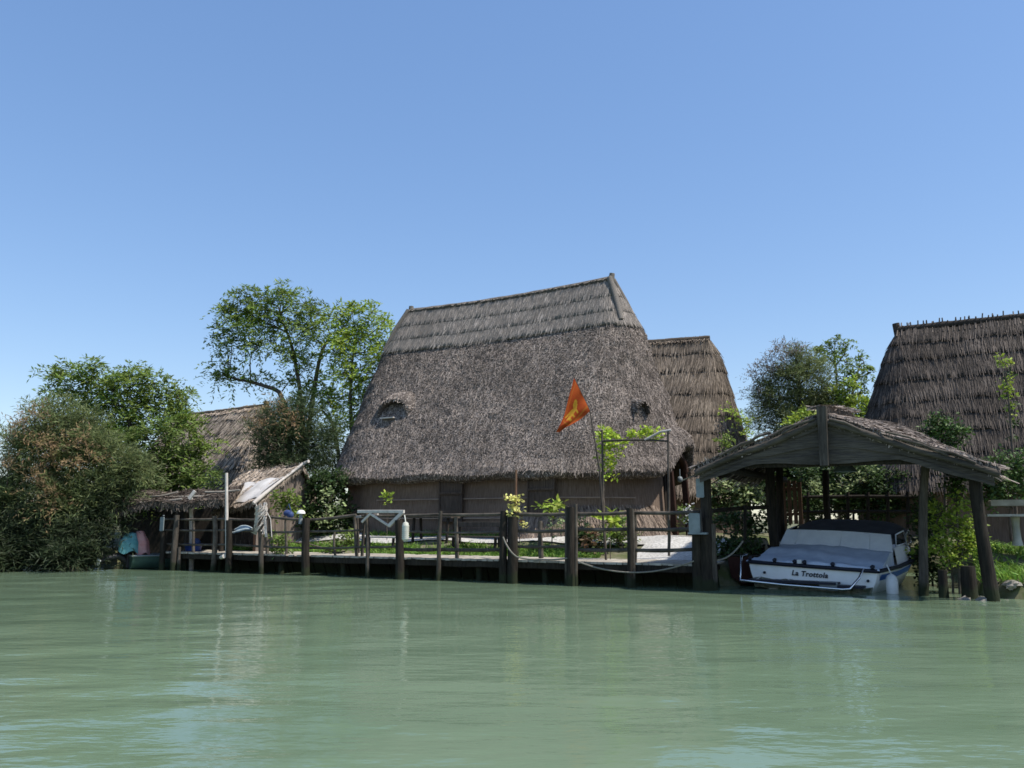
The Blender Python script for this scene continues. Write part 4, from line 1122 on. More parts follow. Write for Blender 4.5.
# ------------------------------------------------------------------ motorboat
BO = S(2.16, 1.0, .02)
ROLL = -.045; BT = R(37)
BU = np.array([math.cos(BT), -math.sin(BT), 0.0]); BV = np.array([math.sin(BT), math.cos(BT), 0.0])
def BP(x, y, z):
    x = np.asarray(x, float); y = np.asarray(y, float); z = np.asarray(z, float)
    x, z = np.broadcast_arrays(x, z); y = np.broadcast_to(y, x.shape)
    xr = x * math.cos(ROLL) - z * math.sin(ROLL); zr = x * math.sin(ROLL) + z * math.cos(ROLL)
    return BO + 1.06 * xr[..., None] * BU + y[..., None] * BV + zr[..., None] * DZ
mbt = thing('motorboat', 'white motorboat under pale blue covers, its stern to the water, in the boathouse', 'boat', BO)
st = [(0, 1.30, .49, 1.16, .00, -.22), (.12, 1.34, .50, 1.18, .0, -.24), (1.5, 1.38, .53, 1.2, .0, -.3), (3, 1.34, .60, 1.1, .03, -.3), (4.4, 1.12, .70, .8, .12, -.26), (5.6, .68, .84, .4, .3, -.1), (6.3, .28, .95, .12, .5, .2), (6.6, .04, 1.0, .02, .75, .6)]
G = hull_grid(BP, st); mb = MB(); mb.grid(G, 0, True); mb.faces(G[0], [tuple(range(9))], 0)
Dk = np.array([[BP(x * b, y, sz + .03 * (1 - x * x)) for x in np.linspace(-1, 1, 9)] for y, b, sz, *_ in st]); mb.grid(Dk, 0, True, flip=True)
hull = mb.build('hull', M['gelcoat'], mbt)
mb = MB()
for sx in (0, -1): mb.tube(G[:, sx] + BU * (-.01 if sx == 0 else .01), .045, 8, 0)
mb.tube([G[0, 0] - BV * .02, (G[0, 0] + G[0, -1]) / 2 - BV * .03, G[0, -1] - BV * .02], .045, 8, 0); mb.build('rub_rail', M['navy'], mbt)
# band of algae near the waterline is its own strip
mb = MB(); al = []
for t in np.linspace(-1, 1, 15): al.append([BP(t * 1.21, -.012, .15 + .025 * math.sin(t * 13) + .015 * math.sin(t * 41)), BP(t * 1.165, -.012, -.05)])
mb.grid(np.array(al).transpose(1, 0, 2), 0, False, flip=True); mb.grid(np.array(al).transpose(1, 0, 2), 0, False)
mb.build('waterline_band', mat('waterline_growth', (0.13, 0.15, 0.085), (0.4, 0.41, 0.33), scale=7, lo=.4, hi=.6), hull)
# blue panels on the sides
for sx in (-1, 1):
    mb = MB(); row = []
    for i in range(1, 5):
        y, b, sz, bc, cz, kz = st[i]
        x0 = b + .012; x1 = (b * .6 + bc * .4) + .022
        za, zb0 = sz - .09, sz * .55 + cz * .45 + .02
        xa = b + (x1 - b) * ((sz - za) / (sz - zb0 + 1e-6)) * .9 + .014
        row.append([BP(sx * xa, y, za), BP(sx * x1, y, zb0)])
    mb.grid(np.array(row), 0, False); mb.grid(np.array(row), 0, False, flip=True); mb.build('side_stripe', M['blue_stripe'], hull)
# stern cover
a = np.linspace(0, 1, 26); b = np.linspace(-1, 1, 40)
def cover_z(x, y):
    return .53 + .30 * sm(y / 1.7) + .05 * (1 - x * x) + .012 * np.sin(x * 17 + y * 3) * (1 - .5 * np.abs(x)) + .014 * np.sin(y * 9 + x * 2.5) - .03 * np.exp(-((x - .25) / .3) ** 2) * np.exp(-((y - 1.1) / .4) ** 2)
X, Y = np.meshgrid(b, a * 1.75 - .02)
Gc = BP(X * (1.335 - .07 * Y), Y, cover_z(X, np.clip(Y, 0, 2)))
rim = BP(b * 1.345, -.06, .50 + 0 * b); 
mb = MB(); mb.grid(np.concatenate([rim[None], Gc]), 0, True, flip=True)
sk = np.array([Gc[:, -1], BP(1.345 - .06 * (a * 1.75), a * 1.75, .5 + .03 * a)]); mb.grid(sk, 0, True); 
sk = np.array([Gc[:, 0], BP(-1.345 + .06 * (a * 1.75), a * 1.75, .5 + .03 * a)]); mb.grid(sk, 0, True, flip=True)
mb.build('stern_cover', M['cover_blue'], mbt)
# white rear panel, cabin sides
mb = MB()
t = np.linspace(0, 1, 8); X, T_ = np.meshgrid(np.linspace(-1, 1, 30), t)
Gp = BP(X * (1.22 - .10 * T_), 1.70 + .28 * T_ + .01 * np.sin(X * 14), .80 + .40 * T_ + .03 * (1 - X * X))
mb.grid(Gp, 0, True, flip=True); mb.grid(BP(X * (1.22 - .10 * T_), 1.74 + .28 * T_, .80 + .40 * T_ + .03 * (1 - X * X)), 0, True)
for q in (-.72, .1, .62): mb.tube([BP(q * 1.2, 1.69, .84), BP(q * 1.13, 1.96, 1.2)], .012, 5)
mb.build('rear_screen', M['cover_white'], mbt)
mb = MB()
for sx in (-1, 1):
    ys = np.linspace(1.70, 5.0, 14)
    bt = np.interp(ys, [s_[0] for s_ in st], [s_[1] for s_ in st]); zs_ = np.interp(ys, [s_[0] for s_ in st], [s_[2] for s_ in st])
    Gs = np.array([BP(sx * (bt - .07), ys, zs_ + .01), BP(sx * (bt - .12), ys, .86 + .04 * (ys - 1.7)), BP(sx * (bt - .16), ys, .90 + .05 * (ys - 1.7))])
    mb.grid(Gs, 0, True, flip=sx < 0)
mb.build('cabin_side', M['gelcoat'], mbt)
mb = MB()
ys = np.linspace(1.98, 4.9, 16); rows = []
for y in ys:
    k = (y - 1.98) / 2.92
    top = 1.22 + .27 * float(sm(k / .45)) - .22 * float(sm((k - .6) / .4)); w = np.interp(y, [2, 3, 4.2, 5], [1.15, 1.18, 1.08, .84])
    an = np.linspace(0, PI, 17); rows.append([BP(w * math.copysign(abs(math.cos(q)) ** .5, math.cos(q)), y, min(.98 + .04 * k, 1.2) + (top - min(.98 + .04 * k, 1.2)) * math.sin(q) ** .6) for q in an])
rows = np.array(rows); mb.grid(rows, 0, True); mb.faces(rows[0], [tuple(range(17))], 0); mb.faces(rows[-1][::-1], [tuple(range(17))], 0)
mb.build('canopy', M['canopy_navy'], mbt)
for sx in (-1, 1):
    for y0, y1 in ((2.12, 2.95), (3.03, 3.9)):
        w0, w1 = np.interp([y0, y1], [2, 3, 4.2, 5], [1.17, 1.20, 1.10, .86])
        A_, B_, C_, D_ = BP(sx * (w0 + .02), y0, .95), BP(sx * (w1 + .02), y1, .99), BP(sx * (w1 - .02), y1, 1.28), BP(sx * (w0 + .0), y0 + .1, 1.2)
        mb = MB(); mb.poly([A_, B_, C_, D_], .02, BU * sx); win = mb.build('side_window', M['glass_dark'], mbt)
        mb = MB(); mb.tube([A_, B_, C_, D_, A_], .018, 5, 0, cap=False); mb.build('window_frame', M['cover_white'], win)
# swim ladder rail and platform
mb = MB()
mb.tube([BP(-1.33, -.05, .66), BP(-1.34, -.32, .62), BP(-1.34, -.42, .22), BP(-1.32, -.44, .10), BP(-.4, -.46, .09), BP(.75, -.46, .10), BP(.88, -.44, .12), BP(1.0, -.2, .34), BP(1.04, -.05, .52)], .026, 7, 0)
for x in (-1.05, -.45): mb.tube([BP(x, -.45, .09), BP(x + .03, -.02, .18)], .016, 6)
mb.build('swim_rail', M['chrome'], mbt)
mb = MB(); mb.box(BP(-.3, -.2, .15), (1.9, .34, .05), (BU, BV, DZ)); mb.box(BP(.85, -.2, .15), (.5, .3, .05), (BU, BV, DZ)); mb.build('swim_platform', M['navy'], mbt)
mb = MB(); mb.poly([BP(.27, -.33, .05), BP(.62, -.33, .05), BP(.62, -.33, .22), BP(.27, -.33, .22)], .02, BV); mb.build('stern_plate', M['plate_grey'], mbt)
for x in (-1.25, -.72, -.30, -.10, .46, 1.22):
    mb = MB(); mb.ball(BP(x, -.07, .57), (.045, .05, .05), 8, 6); mb.tube([BP(x - .04, -.08, .57), BP(x + .04, -.08, .60)], .018, 5); mb.build('cleat', M['navy'], mbt)
mb = MB(); mb.box(BP(-.20, -.075, .575), (.10, .03, .08), (BU, BV, DZ)); mb.build('vent', M['white_paint'], mbt)
for x in (-.95, 1.12): 
    mb = MB(); mb.tube([BP(x, -.02, .28), BP(x, -.05, .28)], .03, 8); mb.build('drain', M['navy'], mbt)
cu = bpy.data.curves.new('lettering', 'FONT'); cu.body = 'La Trottola'; cu.size = .155; cu.shear = .22; cu.extrude = .003; cu.offset = .004; cu.align_x = 'CENTER'; cu.space_character = 1.08
cu.resolution_u = 4; tmp = bpy.data.objects.new('lettering_curve', cu); C.objects.link(tmp); bpy.context.view_layer.update()
lme = bpy.data.meshes.new_from_object(tmp.evaluated_get(bpy.context.evaluated_depsgraph_get())); bpy.data.objects.remove(tmp)
lme.materials.clear(); lme.materials.append(M['navy'])
lo_ = bpy.data.objects.new('lettering', lme); C.objects.link(lo_)
from mathutils import Matrix
rx = BU * math.cos(ROLL) + DZ * math.sin(ROLL); uz = -BU * math.sin(ROLL) + DZ * math.cos(ROLL); nn_ = -BV
lo_.parent = mbt; pl = BP(-.02, -.017, .27) - BO
lo_.matrix_local = Matrix(((rx[0], uz[0], nn_[0], pl[0]), (rx[1], uz[1], nn_[1], pl[1]), (rx[2], uz[2], nn_[2], pl[2]), (0, 0, 0, 1)))
# hanging fender at the quarter
fo = BP(1.50, .25, .16); mb = MB(); mb.lathe(fo, [(0, -.26), (.07, -.25), (.11, -.2), (.12, 0), (.12, .16), (.09, .24), (.03, .28), (0, .285)], 16); mb.tube([fo + DZ * .27, BP(1.40, .3, .62)], .012, 5)
single('fender', 'plain white cylinder fender hanging off the right stern corner of the motorboat', 'fender', mb, M['white_paint'], fo - DZ * .26)
# rust coloured skiff
SO = S(.62, 1.6, .06)
SFr = lambda x, y, z: SO + np.asarray(x, float)[..., None] * DU + np.asarray(y, float)[..., None] * DV + np.asarray(z, float)[..., None] * DZ
skf = thing('skiff', 'rust red wooden skiff wedged between the post cluster and the motorboat', 'boat', SO)
st2 = [(0, .34, .62, .27, .12, -.02), (.6, .40, .60, .3, .06, -.08), (1.6, .42, .58, .3, .05, -.1), (2.6, .28, .66, .18, .12, -.04), (3.2, .04, .78, .02, .4, .3)]
G = hull_grid(SFr, st2); mb = MB(); mb.grid(G, 0, True); mb.faces(G[0], [tuple(range(9))], 0)
ins = hull_grid(SFr, [(y + .03, b - .03, s - .015, bc - .03, cz + .04, kz + .05) for y, b, s, bc, cz, kz in st2[:-1]]); mb.grid(ins, 0, True, flip=True)
mb.build('hull', M['red_wood'], skf)
mb = MB()
for sx in (0, -1): mb.tube(G[:, sx], .028, 6, 0)
mb.tube([G[0, 0], G[0, -1]], .03, 6, 0); mb.build('gunwale', M['wood_dark'], skf)
rope('pale rope looping from the post cluster over the rust red skiff', sag_line(fpw(714, 560, -.1), fpw(743, 541, .4), .12, 12), .018)

# ------------------------------------------------------------------ right bank things
def rocks(label, n, us, vs, rs, name='rock', group=None):
    for i in range(n):
        u_, v_ = rng.uniform(*us), rng.uniform(*vs); g = float(ground_uv(u_, v_)); r_ = rng.uniform(*rs)
        mb = MB(); th = np.linspace(-1.2, 1.5, 6); ph = np.arange(9) * 2 * PI / 9
        jj = 1 + .22 * rng.standard_normal((6, 9)); 
        Gk = np.stack([np.cos(th)[:, None] * np.cos(ph) * jj, np.cos(th)[:, None] * np.sin(ph) * jj * rng.uniform(.7, 1.1), np.repeat(np.sin(th)[:, None], 9, 1) * .6 * jj], -1) * r_
        mb.grid(Gk + S(u_, v_, max(g, -.05) + r_ * .1), 0, False, closed=True)
        o = mb.build(name, M['rock'], base=S(u_, v_, max(g, -.05))); tag(o, label, 'rock', group)
rocks('rough grey stone among the rubble on the right bank edge', 34, (4.9, 8.6), (-.05, .75), (.05, .15), group='rubble stones on the right bank')
def stump(label, px, top, bot, r, v):
    u0, z1 = fp(px, top, v); g = float(ground_uv(u0, v)); mb = MB(); an = np.arange(12) * PI / 6
    mb.tube([S(u0, v, min(g, fp(px, bot, v)[1]) - .2), S(u0, v, g + .05), S(u0 + .02, v, z1)], [r * 1.35, r * 1.1, r * .85], 11, 0, jit=.14)
    tag(mb.build('stump', M['wood_dark'], base=S(u0, v, g)), label, 'stump')
stump('wide dark tree stump between the two right boathouse posts', 966.5, 566, 588, .16, .35)
stump('short thin dark stump at the water edge beside the pale boathouse post', 941, 570, 590, .10, .3)
tb_ = thing('stone_table', 'pale stone slab table on a thick foot on the right bank', 'table', at_y(1016, 541, 18.6))
g0 = tb_['_org']; base_ = np.array(g0)
zt = at_y(1010, 503, 18.6)[2]
mb = MB(); mb.box(np.array([base_[0] + .35, base_[1], zt]), (1.5, 1.0, .13), (DU, DV, DZ)); mb.build('top_slab', M['slab_tan'], tb_)
mb = MB(); mb.box(np.array([base_[0] + .33, base_[1] - .02, zt - .27]), (1.65, .9, .05), (DU, DV, DZ)); mb.build('lower_shelf', M['wood_pale'], tb_)
for dx in (0.03, .75):
    mb = MB(); mb.lathe(np.array([base_[0] + dx, base_[1], base_[2] - .1]), [(.11, 0), (.085, .15), (.07, .4), (.09, zt - base_[2] - .2)], 12); mb.build('foot', M['stone'], tb_)
# ------------------------------------------------------------------ plants
DENS = 1.6
def un(v): return v / (np.linalg.norm(v, axis=-1, keepdims=True) + 1e-9)
def spray(mb, c, Rr, n, lpt=10, tl=.5, ll=.2, lw=.09, mat=0, up=.3, droop=.4, shell=.45, side=1.0, zflat=.75, nup=1.0, jit=.04):
    """leafy twigs spread through the volume of a clump"""
    nt = max(3, int(n * DENS / lpt)); c = np.asarray(c, float)
    d = un(rng.standard_normal((nt, 3)))
    fr_ = (shell + (1 - shell) * rng.random(nt) ** .7)[:, None] * (rng.random(nt) ** .25)[:, None]
    Rv = np.array([Rr, Rr, Rr * zflat])
    st = c + d * Rv * fr_ * .85
    td = un(d + np.array([0, 0, up]) + .55 * rng.standard_normal((nt, 3)))
    tln = tl * rng.uniform(.6, 1.25, nt)[:, None]
    s = (np.arange(lpt) + .6) / lpt
    P = st[:, None] + td[:, None] * (tln[:, None] * s[None, :, None]) - DZ * (droop * tln[:, None] * (s ** 2)[None, :, None])
    P = P + jit * rng.standard_normal(P.shape)
    sd = un(np.cross(td, DZ + .3 * rng.standard_normal((nt, 3))))
    sgn = np.where(np.arange(lpt) % 2, 1., -1.)[None, :, None]
    ld = un(td[:, None] * .6 + sd[:, None] * sgn * side + .35 * rng.standard_normal(P.shape) - DZ * droop * .3)
    nm = un(np.array([.35, -.35, nup]) + .55 * rng.standard_normal(P.shape))
    w = un(np.cross(ld, nm))
    L_ = ll * rng.uniform(.6, 1.25, P.shape[:2])[..., None]; W_ = lw * rng.uniform(.7, 1.2, P.shape[:2])[..., None] / 2
    mid = P + ld * L_ * .5 + np.cross(w, ld) * L_ * .06
    V = np.stack([P, mid + w * W_, P + ld * L_, mid - w * W_], 2).reshape(-1, 4, 3)
    mb.quads(V, mat)

def clumps_world(cl): return [(at_y(x, y, Y + rng.uniform(-.5, .5)), r * Y / F) for x, y, r, Y in cl]

def limb(mb, pts, r0, r1, n=7):
    P = np.array(pts, float)
    if len(P) == 2:
        m = (P[0] + P[1]) / 2 + rng.normal(0, .05, 3) * np.linalg.norm(P[1] - P[0]) - DZ * .03
        P = np.array([P[0], m, P[1]])
    # smooth
    t = np.linspace(0, len(P) - 1, 4 * len(P)); Q = np.stack([np.interp(t, np.arange(len(P)), P[:, k]) for k in range(3)], -1)
    for _ in range(2): Q[1:-1] = (Q[:-2] + 2 * Q[1:-1] + Q[2:]) / 4
    mb.tube(Q, np.linspace(r0, r1, len(Q)), n, 0, jit=.08)

def tree(name, label, cat, trunks, cl, kinds, group=None, tr=.14, limbs=True, base=None, part='crown', bark='bark', lr=.035):
    """trunks: pixel polylines with a distance; cl: crown clumps (x, y, r, distance, kind)"""
    T = [[at_y(x, y, Y) for x, y, Y in tk] for tk in trunks]
    b = T[0][0].copy() if T else at_y(*[cl[0][0], cl[0][1]], cl[0][3]); b[2] = ground_at(b)
    for tk in T: tk[0][2] = min(tk[0][2], ground_at(tk[0])) - .1
    root = thing(name, label, cat, b, group)
    CW = [(at_y(x, y, Y + rng.uniform(-.6, .6) * r * Y / F), r * Y / F, k) for x, y, r, Y, k in cl]
    SAT = [(c + un(rng.standard_normal(3)) * r * rng.uniform(.7, 1.1), r * .6, k) for c, r, k in CW for _ in range(2)] if limbs else []
    if T:
        mb = MB(); nodes = []
        for tk in T:
            limb(mb, tk, tr, tr * .35)
            P = np.array(tk); t = np.linspace(.25, len(P) - 1, 14); nodes += [np.array([np.interp(q, np.arange(len(P)), P[:, k]) for k in range(3)]) for q in t]
        nodes = np.array(nodes)
        if limbs:
            for c, r, k in CW:
                lower = nodes.copy(); dist = np.linalg.norm(lower - c, axis=1) + 3.0 * np.maximum(0, lower[:, 2] - c[2] + .25)
                n0 = nodes[int(np.argmin(dist))]
                limb(mb, [n0, (n0 + c) / 2 + DZ * .12 * r + rng.normal(0, .12, 3), c], lr * (.7 + r * .5), .012, 6)
                for _ in range(3):
                    e = c + un(rng.standard_normal(3) + DZ * .4) * r * .8; limb(mb, [c, e], .016, .007, 5)
        mb.build('trunk', M[bark], root)
    for kind, (mats, kw, dens) in kinds.items():
        sel = [(c, r) for c, r, k in CW + SAT if k == kind]
        if not sel: continue
        if mats == 'petal_yellow':   # each bloom by itself
            for c, r in sel:
                mb = MB(); spray(mb, c, r, int(dens * PI * r * r) + 12, mat=0, **kw); mb.build('bloom', M[mats], root)
            continue
        mb = MB()
        for c, r in sel: spray(mb, c, r, int(dens * PI * r * r) + 12, mat=0, **kw)
        mb.build(part if kind == list(kinds)[0] else ('flower_sprays' if 'plume' in mats or 'petal' in mats else 'foliage'), M[mats], root)
    return root

ROB = dict(lpt=16, tl=.7, ll=.20, lw=.065, up=.2, droop=.6, jit=.02, zflat=.65)
TAM = dict(lpt=14, tl=.75, ll=.24, lw=.030, up=.55, droop=.35, side=.5, shell=.3)
SHR = dict(lpt=7, tl=.3, ll=.13, lw=.075, up=.4, droop=.2)
def C4(lst, Y, k): return [(x, y, r, Y, k) for x, y, r in lst]

tree('tamarisk', 'big feathery tamarisk with rusty flower sprays leaning over the water at the far left', 'shrub',
     [[(60, 560, 26.5), (58, 500, 26.5), (50, 440, 26.3)], [(80, 560, 26.8), (95, 500, 26.6), (100, 455, 26.5)], [(20, 560, 26.4), (10, 500, 26.2)]],
     C4([(52, 424, 15), (74, 430, 14), (34, 440, 13), (20, 456, 13), (50, 452, 18), (78, 456, 18), (104, 458, 17), (126, 468, 14), (96, 440, 12), (12, 478, 15), (38, 480, 20), (70, 486, 22), (104, 486, 18), (0, 500, 17), (88, 508, 22), (56, 512, 20), (116, 492, 12), (40, 410, 8), (62, 412, 8), (84, 422, 8), (8, 440, 7), (142, 476, 9)], 26.2, 'a')
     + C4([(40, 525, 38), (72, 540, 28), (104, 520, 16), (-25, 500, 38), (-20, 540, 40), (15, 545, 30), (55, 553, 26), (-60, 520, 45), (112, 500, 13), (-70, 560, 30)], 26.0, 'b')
     + C4([(35, 414, 6), (14, 436, 6), (46, 464, 7), (62, 450, 6), (78, 442, 5), (45, 496, 7), (30, 480, 6), (90, 456, 5), (8, 466, 6), (55, 508, 5), (24, 428, 5), (70, 462, 5), (36, 446, 5)], 25.1, 'p'),
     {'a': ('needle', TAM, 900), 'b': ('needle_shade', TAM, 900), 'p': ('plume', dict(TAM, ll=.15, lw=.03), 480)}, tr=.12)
tree('robinia', 'broad leafy green tree rising behind the tamarisk and the dark shelter', 'tree',
     [[(140, 545, 31), (138, 490, 31), (132, 430, 31), (120, 395, 31)], [(142, 500, 31), (165, 450, 31), (178, 420, 31)]],
     C4([(55, 372, 10), (72, 372, 14), (98, 380, 18), (128, 385, 20), (155, 383, 15), (178, 398, 14), (60, 390, 13), (95, 402, 24), (130, 408, 26), (163, 408, 20), (190, 425, 17), (205, 445, 13), (118, 378, 10)], 31, 'a')
     + C4([(150, 440, 28), (185, 455, 20), (110, 440, 26), (135, 472, 26), (168, 478, 24), (205, 472, 14), (195, 488, 10), (120, 490, 18), (150, 492, 18), (85, 430, 22)], 30.5, 'b'),
     {'a': ('leaf_green', ROB, 290), 'b': ('leaf_mid', ROB, 290)}, tr=.16)
tree('robinia', 'tall open crowned tree with arching limbs between the pale hut and the largest hut', 'tree',
     [[(304, 500, 33), (303, 430, 33), (300, 388, 33), (292, 345, 33), (280, 315, 33)], [(302, 415, 33), (285, 392, 33), (255, 383, 33), (228, 377, 33)], [(300, 392, 33), (318, 360, 33), (330, 335, 33)]],
     C4([(224, 312, 11), (240, 305, 12), (262, 300, 13), (288, 296, 12), (305, 304, 10), (222, 330, 10), (246, 325, 14), (272, 322, 15), (296, 325, 13), (312, 336, 13), (232, 345, 9), (256, 346, 13), (284, 348, 12), (222, 362, 8), (218, 379, 8), (234, 376, 8), (258, 378, 8), (300, 366, 11), (318, 380, 10), (290, 380, 8), (308, 400, 11), (330, 398, 10), (276, 300, 9), (320, 315, 9)], 33, 'a'),
     {'a': ('leaf_green', ROB, 330)}, tr=.12, lr=.035)
tree('robinia', 'slimmer yellow green tree touching the left slope of the largest hut', 'tree',
     [[(353, 500, 32), (352, 440, 32), (350, 388, 32), (354, 345, 32)], [(351, 445, 32), (335, 425, 32), (322, 410, 32)]],
     C4([(336, 316, 10), (352, 312, 10), (372, 312, 11), (384, 322, 9), (345, 330, 14), (368, 334, 14), (386, 345, 9), (332, 350, 12), (354, 354, 15), (376, 360, 13), (342, 374, 13), (366, 380, 12), (352, 396, 12), (332, 402, 10), (374, 398, 9), (360, 415, 9), (340, 425, 9), (365, 432, 8)], 32, 'a'),
     {'a': ('leaf_bright', ROB, 310)}, tr=.10, lr=.03)
tree('tamarisk', 'rounded olive tamarisk bush in front of the pale hut and behind the shed', 'shrub',
     [[(298, 520, 30.5), (298, 470, 30.5), (295, 430, 30.5)]],
     C4([(280, 416, 14), (300, 416, 15), (268, 436, 13), (298, 442, 20), (324, 446, 14), (282, 464, 15), (316, 468, 16), (260, 452, 9), (330, 432, 9), (330, 490, 12)], 30.5, 'a') + C4([(278, 408, 7), (262, 428, 6), (292, 424, 6)], 29.8, 'p'),
     {'a': ('needle_dark', TAM, 850), 'p': ('plume', dict(TAM, ll=.14, lw=.04), 420)}, tr=.1)
tree('laurel', 'dark glossy bush filling the gap between the shed and the largest hut', 'shrub', [[(334, 540, 28.2), (332, 500, 28.2)]],
     C4([(322, 482, 13), (336, 496, 13), (320, 508, 12), (336, 522, 12), (324, 530, 10), (342, 508, 8), (314, 492, 10), (312, 515, 9), (310, 530, 8), (338, 478, 9)], 28.0, 'a') + C4([(330, 500, 10), (326, 515, 9)], 27.6, 'w'),
     {'a': ('leaf_dark', SHR, 420), 'w': ('leaf_pale', SHR, 90)}, tr=.06)
tree('tamarisk', 'dark feathery tree with greyish tips behind the boathouse ridge', 'tree', [[(800, 500, 33), (800, 430, 33), (800, 385, 33)]],
     C4([(776, 384, 13), (792, 376, 14), (812, 372, 15), (780, 408, 18), (806, 404, 22), (830, 402, 17), (796, 360, 8), (765, 402, 8), (790, 430, 20), (820, 428, 20), (760, 425, 10)], 33, 'a') + C4([(768, 366, 6), (790, 348, 6), (760, 384, 6), (778, 358, 6), (795, 352, 6), (764, 374, 6), (757, 398, 5)], 33, 'p'),
     {'a': ('needle', TAM, 800), 'p': ('plume_grey', dict(TAM, ll=.17, lw=.035), 520)}, tr=.13)
tree('ash_tree', 'thin airy tree with small leaf clusters beside the right brown hut', 'tree', [[(838, 480, 35), (838, 420, 35), (836, 365, 35)], [(838, 425, 35), (852, 390, 35), (860, 365, 35)]],
     C4([(824, 346, 7), (836, 340, 7), (846, 346, 7), (830, 358, 9), (845, 362, 9), (858, 356, 5), (864, 366, 5), (852, 376, 9), (838, 376, 9), (866, 382, 5), (860, 394, 8), (818, 352, 5), (870, 372, 4)], 35, 'a'),
     {'a': ('leaf_green', dict(ROB, tl=.35, ll=.17), 200)}, tr=.09)
tree('shrub', 'bright green shrub just right of the dark feathery tree', 'shrub', [[(850, 480, 32.5), (850, 410, 32.5)]],
     C4([(842, 396, 9), (856, 404, 11), (842, 410, 10), (866, 412, 7), (850, 386, 6), (835, 418, 9), (860, 420, 10)], 32.5, 'a'), {'a': ('leaf_bright', dict(SHR, ll=.16, lw=.09), 330)}, tr=.05)
tree('sapling', 'small lime leaved sapling in front of the smaller tan hut', 'sapling', [[(739, 500, 30), (739, 450, 30), (737, 420, 30)]],
     C4([(734, 416, 7), (742, 426, 8), (728, 409, 4), (746, 436, 5)], 30, 'a'), {'a': ('leaf_bright', dict(SHR, ll=.15, lw=.07), 190)}, tr=.035, limbs=False)
tree('sapling', 'low leafy tip peeping over the left boathouse slope', 'sapling', [[(722, 500, 29), (722, 450, 29)]], C4([(720, 446, 6), (729, 442, 5)], 29, 'a'), {'a': ('leaf_green', SHR, 200)}, tr=.03)
tree('climber', 'sprig of green climber on the left slope of the boathouse roof near its ridge', 'climber', [], C4([(806, 412, 3.5), (797, 419, 3), (812, 416, 3), (791, 423, 2)], 19.6, 'a'), {'a': ('leaf_bright', dict(SHR, tl=.14, ll=.10, lw=.07), 420)}, part='foliage')
tree('oleander', 'shrub with sunlit leaves coloured pale, seen under the left half of the boathouse roof', 'shrub', [[(735, 525, 27.5), (735, 490, 27.5)]],
     C4([(724, 488, 13), (740, 498, 13), (734, 474, 11), (754, 482, 12), (750, 500, 10), (718, 505, 9), (762, 470, 8)], 27, 'a') + C4([(728, 488, 12), (742, 496, 12), (752, 482, 10)], 26.6, 'w'), {'a': ('leaf_dark', SHR, 380), 'w': ('leaf_pale', dict(SHR, ll=.15), 170)}, tr=.06)  # pale clumps: sunlight on the leaves put into their colour
for i, (lab, cl, w) in enumerate((('dark shrub behind the brown paling gate', [(806, 476, 13), (815, 495, 15), (798, 500, 14), (812, 512, 13)], [(812, 488, 10)]),
        ('dark shrub with pale leaves behind the middle of the motorboat canopy', [(836, 476, 14), (850, 492, 15), (832, 500, 14), (846, 508, 13)], [(842, 486, 10)]),
        ('dark green shrub behind the right half of the motorboat', [(866, 476, 15), (882, 492, 15), (864, 500, 14), (884, 508, 14)], [(868, 474, 8), (858, 480, 7)]),
        ('dark shrub behind the pale leaning boathouse post', [(902, 478, 15), (916, 492, 15), (898, 504, 14), (926, 476, 13), (922, 508, 15), (936, 495, 13)], [(912, 486, 7)]))):
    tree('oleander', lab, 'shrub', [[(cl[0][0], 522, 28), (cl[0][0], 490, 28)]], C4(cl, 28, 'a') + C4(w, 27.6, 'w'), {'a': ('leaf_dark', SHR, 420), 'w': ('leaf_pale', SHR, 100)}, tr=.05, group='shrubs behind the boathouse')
tree('laurel', 'dark bush on the bank between the motorboat and the pale leaning post', 'shrub', [[(926, 580, 20), (926, 545, 20)]],
     C4([(922, 530, 12), (932, 548, 13), (918, 556, 11), (934, 570, 11), (926, 575, 10), (940, 520, 12), (928, 510, 11)], 20, 'a'), {'a': ('leaf_dark', dict(SHR, tl=.25, ll=.11), 380)}, tr=.04)
tree('laurel', 'glossy leafy bush poking above the right slope of the boathouse roof', 'shrub', [[(945, 530, 24.5), (945, 470, 24.5), (944, 440, 24.5)]],
     C4([(930, 430, 8), (944, 428, 9), (958, 434, 9), (948, 440, 9), (934, 440, 8), (937, 421, 4), (945, 455, 12)], 24.5, 'a'), {'a': ('leaf_glossy', SHR, 420)}, tr=.05)
tree('climbing_shrub', 'leafy climbing shrub between the two right boathouse posts above the stump', 'shrub', [[(957, 580, 17.6), (958, 540, 17.6), (956, 480, 17.6)], [(945, 582, 17.8), (945, 530, 17.8)]],
     C4([(942, 512, 10), (960, 500, 10), (950, 526, 14), (968, 528, 12), (938, 545, 12), (964, 548, 12), (950, 556, 10), (975, 540, 10)], 17.6, 'a') + C4([(956, 478, 8), (962, 486, 8), (950, 488, 7), (966, 470, 6)], 17.6, 'b'),
     {'a': ('leaf_bright', dict(SHR, tl=.22, ll=.10, lw=.06), 420), 'b': ('leaf_dark', dict(SHR, tl=.22, ll=.10, lw=.065), 330)}, tr=.035)
tree('laurel', 'green bush at the right edge beyond the stone table', 'shrub', [[(1012, 530, 22), (1012, 490, 22)]],
     C4([(1000, 462, 9), (1016, 468, 12), (992, 482, 11), (1010, 488, 13), (1028, 480, 14), (985, 496, 9), (1000, 500, 9)], 22, 'a'), {'a': ('leaf_glossy', dict(SHR, tl=.25, ll=.12), 430)}, tr=.05)
